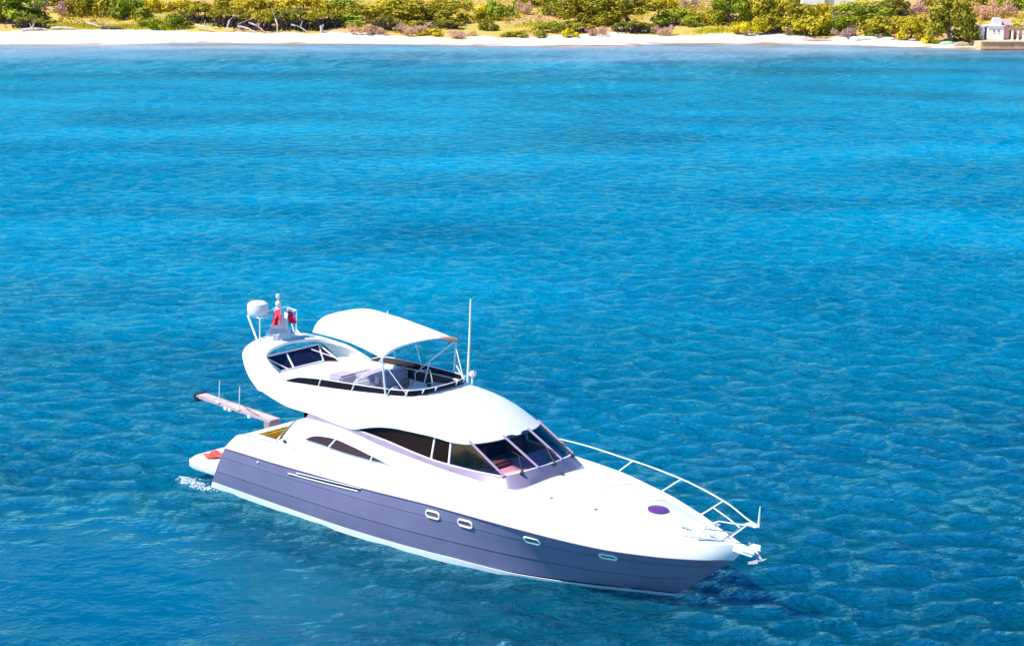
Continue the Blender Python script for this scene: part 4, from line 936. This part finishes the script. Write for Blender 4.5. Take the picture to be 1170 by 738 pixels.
# scrub and dune grass that nobody could count
def scrub():
    rng = np.random.default_rng(11); m = MB(); cs = []; gs = []
    for _ in range(9000):
        x = rng.uniform(-118, 118); y = back_y(x) + rng.uniform(.3, 62)**1.0; d = noise.noise((x*.07, y*.07, 2))
        if y > 335: continue
        r = rng.uniform(.25, .75)
        if d > -.16 and y - back_y(x) > 2.5: cs.append((x, y, ground_z(x, y) + r*.35, r))
    cs = np.array(cs); n = len(cs)
    k = rng.integers(0, n, 85000); d = rng.normal(size=(85000, 3)); d /= np.linalg.norm(d, axis=1)[:, None]; d[:, 2] = abs(d[:, 2])
    P = cs[k, :3] + d*cs[k, 3:4]*[1.2, 1.2, .9]
    a = rng.normal(size=P.shape); a /= np.linalg.norm(a, axis=1)[:, None]; c = np.cross(a, d); s = rng.uniform(.08, .2, (len(P), 1))
    q = np.stack([P - a*s, P - c*s*.7, P + a*s, P + c*s*.7], 1).reshape(-1, 3)
    m.v = [tuple(v) for v in q]; m.f = [(4*i, 4*i+1, 4*i+2, 4*i+3) for i in range(len(P))]; m.mi = [0]*len(P)
    o = m.build('scrub', M_leaf, None, smooth=False, fix=False); o.color = (1.25, 1.1, .75, 1)
    tag(o, 'low scrub covering the slope behind the beach', 'scrub', kind='stuff')
    m = MB(); V = []
    for (x0, y0, rx, ry, n) in ((-65.5, 268.9, 5.0, 1.6, 2600), (-58.3, 269.2, 4.6, 1.5, 2600), (-52.5, 269.5, 3.0, 1.4, 1200), (30.2, 265.3, 3.2, 1.3, 1500), (4, 268, 4, 1.5, 900), (-13, 276, 5, 2, 900), (59.6, 251.4, 1.2, .7, 400)):
        for _ in range(n):
            x = x0 + rng.normal()*rx*.5; y = y0 + rng.normal()*ry*.5; z = ground_z(x, y); h = rng.uniform(.2, .55); a = rng.uniform(0, 2*math.pi); ww = .05
            V.append([(x - ww*math.cos(a), y - ww*math.sin(a), z), (x + ww*math.cos(a), y + ww*math.sin(a), z), (x + rng.normal()*.12, y + rng.normal()*.12, z + h)])
    for tri in V: m.add(tri, [(0, 1, 2)])
    o = m.build('dune_grass', leaf_mat('lime_dune_grass', (.45, .42, .01), (.75, .66, .03), .6), None, smooth=False, fix=False)
    tag(o, 'lime yellow dune grass in patches behind the sand', 'grass', kind='stuff')
scrub()

# ------------------------------------------------------------------ driftwood, stump, stones, upturned boat
def log(name, pts, r, label, m=M_pale, grp='bleached driftwood at the back of the beach', twigs=0, seed=0):
    rng = np.random.default_rng(seed); mb = MB(); P = []
    for x, y, z in pts: P.append(Vector((x, y, ground_z(x, y) + z)))
    c = sum(P, Vector())/len(P); c.z = min(p.z for p in P)
    P = [p - c for p in P]; n = len(P); mb.tube(P, [r*(1 - .6*i/max(1, n-1)) for i in range(n)], 8)
    for k in range(twigs):
        a = P[rng.integers(0, n-1)]; mb.tube([a, a + Vector((rng.normal()*.5, rng.normal()*.3, .5 + abs(rng.normal())*.4)), a + Vector((rng.normal()*.9, rng.normal()*.4, .7 + abs(rng.normal())*.5))], [r*.5, r*.35, r*.15], 6)
    o = mb.build(name, m, None); o.location = c; tag(o, label, 'driftwood', grp)
log('driftwood_log', [(-73.5, 265.6, .2), (-72, 265.9, .35), (-70.6, 266.0, .3), (-69.6, 265.6, .15)], .22, 'tangled bleached log with branches at the left end of the beach', twigs=3, seed=1)
log('driftwood_log', [(-69.2, 266.3, .2), (-67.4, 266.2, .28), (-65.6, 266.1, .2)], .24, 'thick straight pinkish log lying just right of the tangled bleached log', seed=2)
log('driftwood_log', [(-64.8, 269.6, .5), (-63, 268.6, .35), (-61.6, 267.7, .15)], .16, 'thin pale log slanting down through the lime dune grass', seed=3)
log('driftwood_log', [(-62.0, 267.5, .18), (-60.2, 267.6, .2), (-58.6, 267.6, .18)], .28, 'dark squared timber at the foot of the lime dune grass', mat('dark_timber', (.10, .05, .08), .8), seed=4)  # dark purple brown where the other logs are pale
for k, (x0, y0, x1, y1, h0, h1, l) in enumerate(((-48, 268.6, -44.3, 266.4, .8, .1, 'long bleached trunk slanting to the sand below the leftmost windswept juniper'), (-42.6, 267.4, -43.2, 265.9, 1.5, .1, 'steep pale limb leaning out under the middle windswept juniper'),
        (-39.6, 267.2, -37.0, 265.6, 1.2, .1, 'pale limb slanting to the right beside the thick pale trunk'), (-41.2, 266.4, -38.4, 265.5, .9, .1, 'lower one of two nearly parallel bleached limbs on the sand'), (-35.6, 267.0, -35.2, 265.7, 1.7, .1, 'thick upright pale trunk under the third windswept juniper'),
        (-33.2, 266.4, -30.6, 265.4, 1.0, .1, 'bleached limb between the dark juniper and the thick upright trunk'))):
    log('driftwood_limb', [(x0, y0, h0), ((x0+x1)/2 + .15, (y0+y1)/2, (h0+h1)/2 + .2), (x1, y1, h1)], .14, l, grp='bleached limbs under the junipers', twigs=1, seed=10 + k)
mb = MB(); mb.tube([(0, 0, -.2), (.03, 0, .6), (-.02, 0, 1.15)], [.26, .2, .22], 9); mb.tube([(0, 0, .7), (.3, 0, 1.1), (.34, 0, 1.3)], [.12, .09, .06], 7)
o = mb.build('tree_stump', M_pale, None); o.location = (-28.5, 264.8, ground_z(-28.5, 264.8)); tag(o, 'short white stump standing on the sand edge under a juniper', 'stump')
def rock(name, x, y, d, label, m, grp, seed, rot=0):
    bm = bmesh.new(); bmesh.ops.create_icosphere(bm, subdivisions=3, radius=.5)
    for v in bm.verts:
        q = v.co*2.2 + Vector((seed*3.1, 0, 0)); v.co *= 1 + .35*noise.noise(q) + .12*noise.noise(q*2.7)
        v.co.x *= d[0]; v.co.y *= d[1]; v.co.z *= d[2]
    me = bpy.data.meshes.new(name); bm.to_mesh(me); bm.free()
    o = link(name, me, m, None); o.location = (x, y, ground_z(x, y) + d[2]*.12); o.rotation_euler = (0, 0, rot); tag(o, label, 'rock', grp)
M_rockw = mat('white_stone', (.72, .68, .64), .85, var=.15, vscale=2); M_rocko = mat('ochre_stone', (.50, .32, .20), .85, var=.25, vscale=2)
G = 'stones along the right end of the beach'
rock('rock_slab', 44.6, 257.6, (4.2, 1.2, .6), 'long flat ochre slab at the water below the spreading olive shrub', M_rocko, G, 1)
rock('boulder', 49.6, 255.8, (1.5, 1.2, 1.0), 'pale cubic boulder right of the long ochre slab', M_rockw, G, 2)
rock('boulder', 47.7, 257.3, (2.2, 1.2, .8), 'low wide white boulder between the ochre slab and the cubic boulder', M_rockw, G, 3)
rock('boulder', 42.6, 259.4, (1.4, .9, .6), 'small white boulder behind the left end of the ochre slab', M_rockw, G, 4)
rock('boulder', 51.6, 256.2, (2.6, 1.1, .7), 'long white boulder right of the cubic boulder', M_rockw, G, 5)
rock('boulder', 54.0, 254.8, (2.4, 1.3, .6), 'flat white boulder under the flat green cushion plant', M_rockw, G, 6)
rock('boulder', 53.2, 257.0, (1.7, 1.1, .8), 'round ochre boulder beneath the wide olive shrub', M_rocko, G, 7)
rock('boulder', 57.4, 253.4, (1.3, .9, .5), 'small dark topped stone near the small round pine', M_rocko, G, 8)
rock('boulder', 62.9, 246.9, (2.4, 1.2, .9), 'pinkish boulder under the largest pine beside the quay corner', M_rocko, G, 9)
mb = MB(); rows = []
for u in np.linspace(0, 1, 11):
    x = -1.3 + 2.6*u; wv = .52*math.sqrt(max(0, math.sin(math.pi*(.08 + .87*u)))); rows.append([(x, wv*math.cos(a), .02 + .42*math.sqrt(max(.02, math.sin(math.pi*(.1 + .85*u))))*math.sin(a)) for a in np.linspace(0, math.pi, 9)])
mb.grid(rows); bt = mb.build('rowing_boat', mat('pale_green_boat_paint', (.42, .58, .36), .5), None, smooth=True); bt.location = (61.4, 248.9, ground_z(61.4, 248.9)); bt.rotation_euler = (0, 0, .15)
tag(bt, 'pale green rowing boat lying upside down beside the largest pine', 'rowing boat')
mb = MB(); mb.tube([(-1.33, 0, .05), (0, 0, .46), (1.33, 0, .05)], .03, 6); mb.build('keel', M_white, bt)

# ------------------------------------------------------------------ white beach hut, quay, pergola
M_plaster = mat('white_plaster', (.90, .87, .85), .85, var=.05, vscale=2); M_roofp = mat('pink_clay_roof', (.60, .34, .32), .8, var=.15, vscale=4)
M_beam = mat('weathered_beam', (.40, .24, .15), .8, var=.2); M_quay = mat('ochre_quay_stone', (.78, .47, .22), .9, var=.3, vscale=1.2, bump=.5, bscale=3)
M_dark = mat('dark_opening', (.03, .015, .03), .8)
qx0, qz = 64.3, 1.05
mb = MB(); mb.box((qx0 + 15, 247.9, qz/2 - 1.0), (30, 11.0, qz + 2.0), bev=.06); q = mb.build('stone_quay', M_quay, None); tag(q, 'ochre stone quay wall under the white beach hut', 'quay')
mb = MB(); mb.box((qx0 + 15, 242.5, qz + .05), (30.1, .5, .12), bev=.02); mb.build('coping', mat('pale_coping', (.74, .56, .36), .85, var=.2), q)
mb = MB(); mb.box((qx0 + 15, 241.9, -.1), (30, 1.3, .55), bev=.05); mb.build('footing', mat('brown_wet_footing', (.30, .14, .08), .7, var=.3), q)
hut = empty('beach_hut', (67.3, 248.6, qz)); tag(hut, 'small white beach hut with a raised gable block on the stone quay', 'hut')
mb = MB(); mb.box((.25, 0, .95), (2.3, 2.4, 1.9), bev=.03); mb.box((.25, 0, 1.95), (2.6, 2.7, .14), bev=.03); mb.build('wall', M_plaster, hut)
mb = MB(); mb.prism([(-.35, -1.22, 2.02), (1.0, -1.22, 2.02), (1.0, -1.22, 2.55), (.85, -1.22, 3.05), (-.2, -1.22, 3.05), (-.35, -1.22, 2.55)], (0, .6, 0)); mb.build('gable', M_plaster, hut)
mb = MB(); mb.box((-1.55, .2, .9), (.75, 2.0, 1.8), bev=.03); mb.box((-1.55, .2, 1.85), (.95, 2.2, .12), bev=.02); mb.build('side_bay', M_plaster, hut)
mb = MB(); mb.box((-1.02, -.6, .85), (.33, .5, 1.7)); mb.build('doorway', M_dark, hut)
for x in (.0, .65):
    mb = MB(); mb.box((x, -1.205, 1.25), (.22, .05, .42)); wn = mb.build('window', mat('hut_window_glass', (.22, .22, .28), .2), hut)
    mb = MB(); mb.box((x, -1.22, 1.02), (.32, .08, .05)); mb.build('sill', M_plaster, wn)
mb = MB(); mb.prism([(.9, -1.0, 2.05), (2.7, -1.0, 2.05), (2.5, -.2, 2.75), (1.0, -.2, 2.75)], (0, 1.6, .0)); mb.build('roof', M_roofp, hut)
mb = MB(); mb.box((1.85, .3, 1.0), (.9, 1.8, 2.0), bev=.02); mb.build('side_wall', mat('shade_pink_plaster', (.72, .48, .50), .85), hut)  # white side wall, its shade put into the pink colour
per = empty('pergola', (72.0, 247.6, qz)); tag(per, 'pergola of white columns under weathered brown beams beside the hut', 'pergola')
for k in range(11):
    mb = MB(); rows = [[(-2.2 + k*.76 + r*math.cos(a), -.6 + r*math.sin(a), z) for a in np.linspace(0, 2*math.pi, 11)[:-1]] for z, r in ((0, .24), (.1, .24), (.14, .17), (1.25, .15), (1.3, .22), (1.4, .22))]
    mb.grid(rows, True); mb.poly(rows[-1]); mb.build('column', M_plaster, per)
for y in (-.6, 1.4):
    mb = MB(); mb.box((1.4, y, 1.5), (8.4, .22, .26), bev=.02); mb.build('beam', M_beam, per)
mb = MB()
for k in range(22): mb.box((-2.5 + .38*k, .4, 1.67), (.10, 2.9, .12))
mb.build('rafter', M_beam, per)
wl = MB(); wl.box((75, 249.9, qz + .8), (12, .25, 1.6), bev=.02); tag(wl.build('garden_wall', mat('ochre_garden_wall', (.55, .36, .22), .9, var=.3, vscale=2), None), 'low ochre garden wall closing the back of the pergola', 'wall')
# villa half hidden on the slope
vz = ground_z(52, 290) - .3
vil = empty('hillside_villa', (52.0, 290.0, vz)); tag(vil, 'white villa half hidden behind trees high on the slope', 'villa')
mb = MB(); mb.box((-3.2, 0, 2.4), (3.6, 5, 4.8), bev=.03); mb.box((2.6, .6, 2.1), (7.6, 5, 4.2), bev=.03); mb.build('wall', M_plaster, vil)
mb = MB(); mb.prism([(-5.3, -2.8, 4.8), (-1.1, -2.8, 4.8), (-3.2, -2.8, 6.0)], (0, 5.6, 0)); mb.prism([(-1.3, -2.3, 4.2), (6.8, -2.3, 4.2), (6.3, .5, 5.4), (-1.0, .5, 5.4)], (0, 3, 0)); mb.build('roof', M_roofp, vil)
for x, y in ((-3.9, -2.51), (-2.5, -2.51), (0, -1.91), (1.7, -1.91), (3.4, -1.91), (5.2, -1.91)):
    mb = MB(); mb.box((x, y, 3.0), (.8, .06, 1.3)); wn = mb.build('window', mat('villa_window_glass', (.10, .08, .14), .15), vil)
    mb = MB(); mb.box((x, y - .03, 2.3), (1.0, .14, .08)); mb.build('sill', M_plaster, wn)
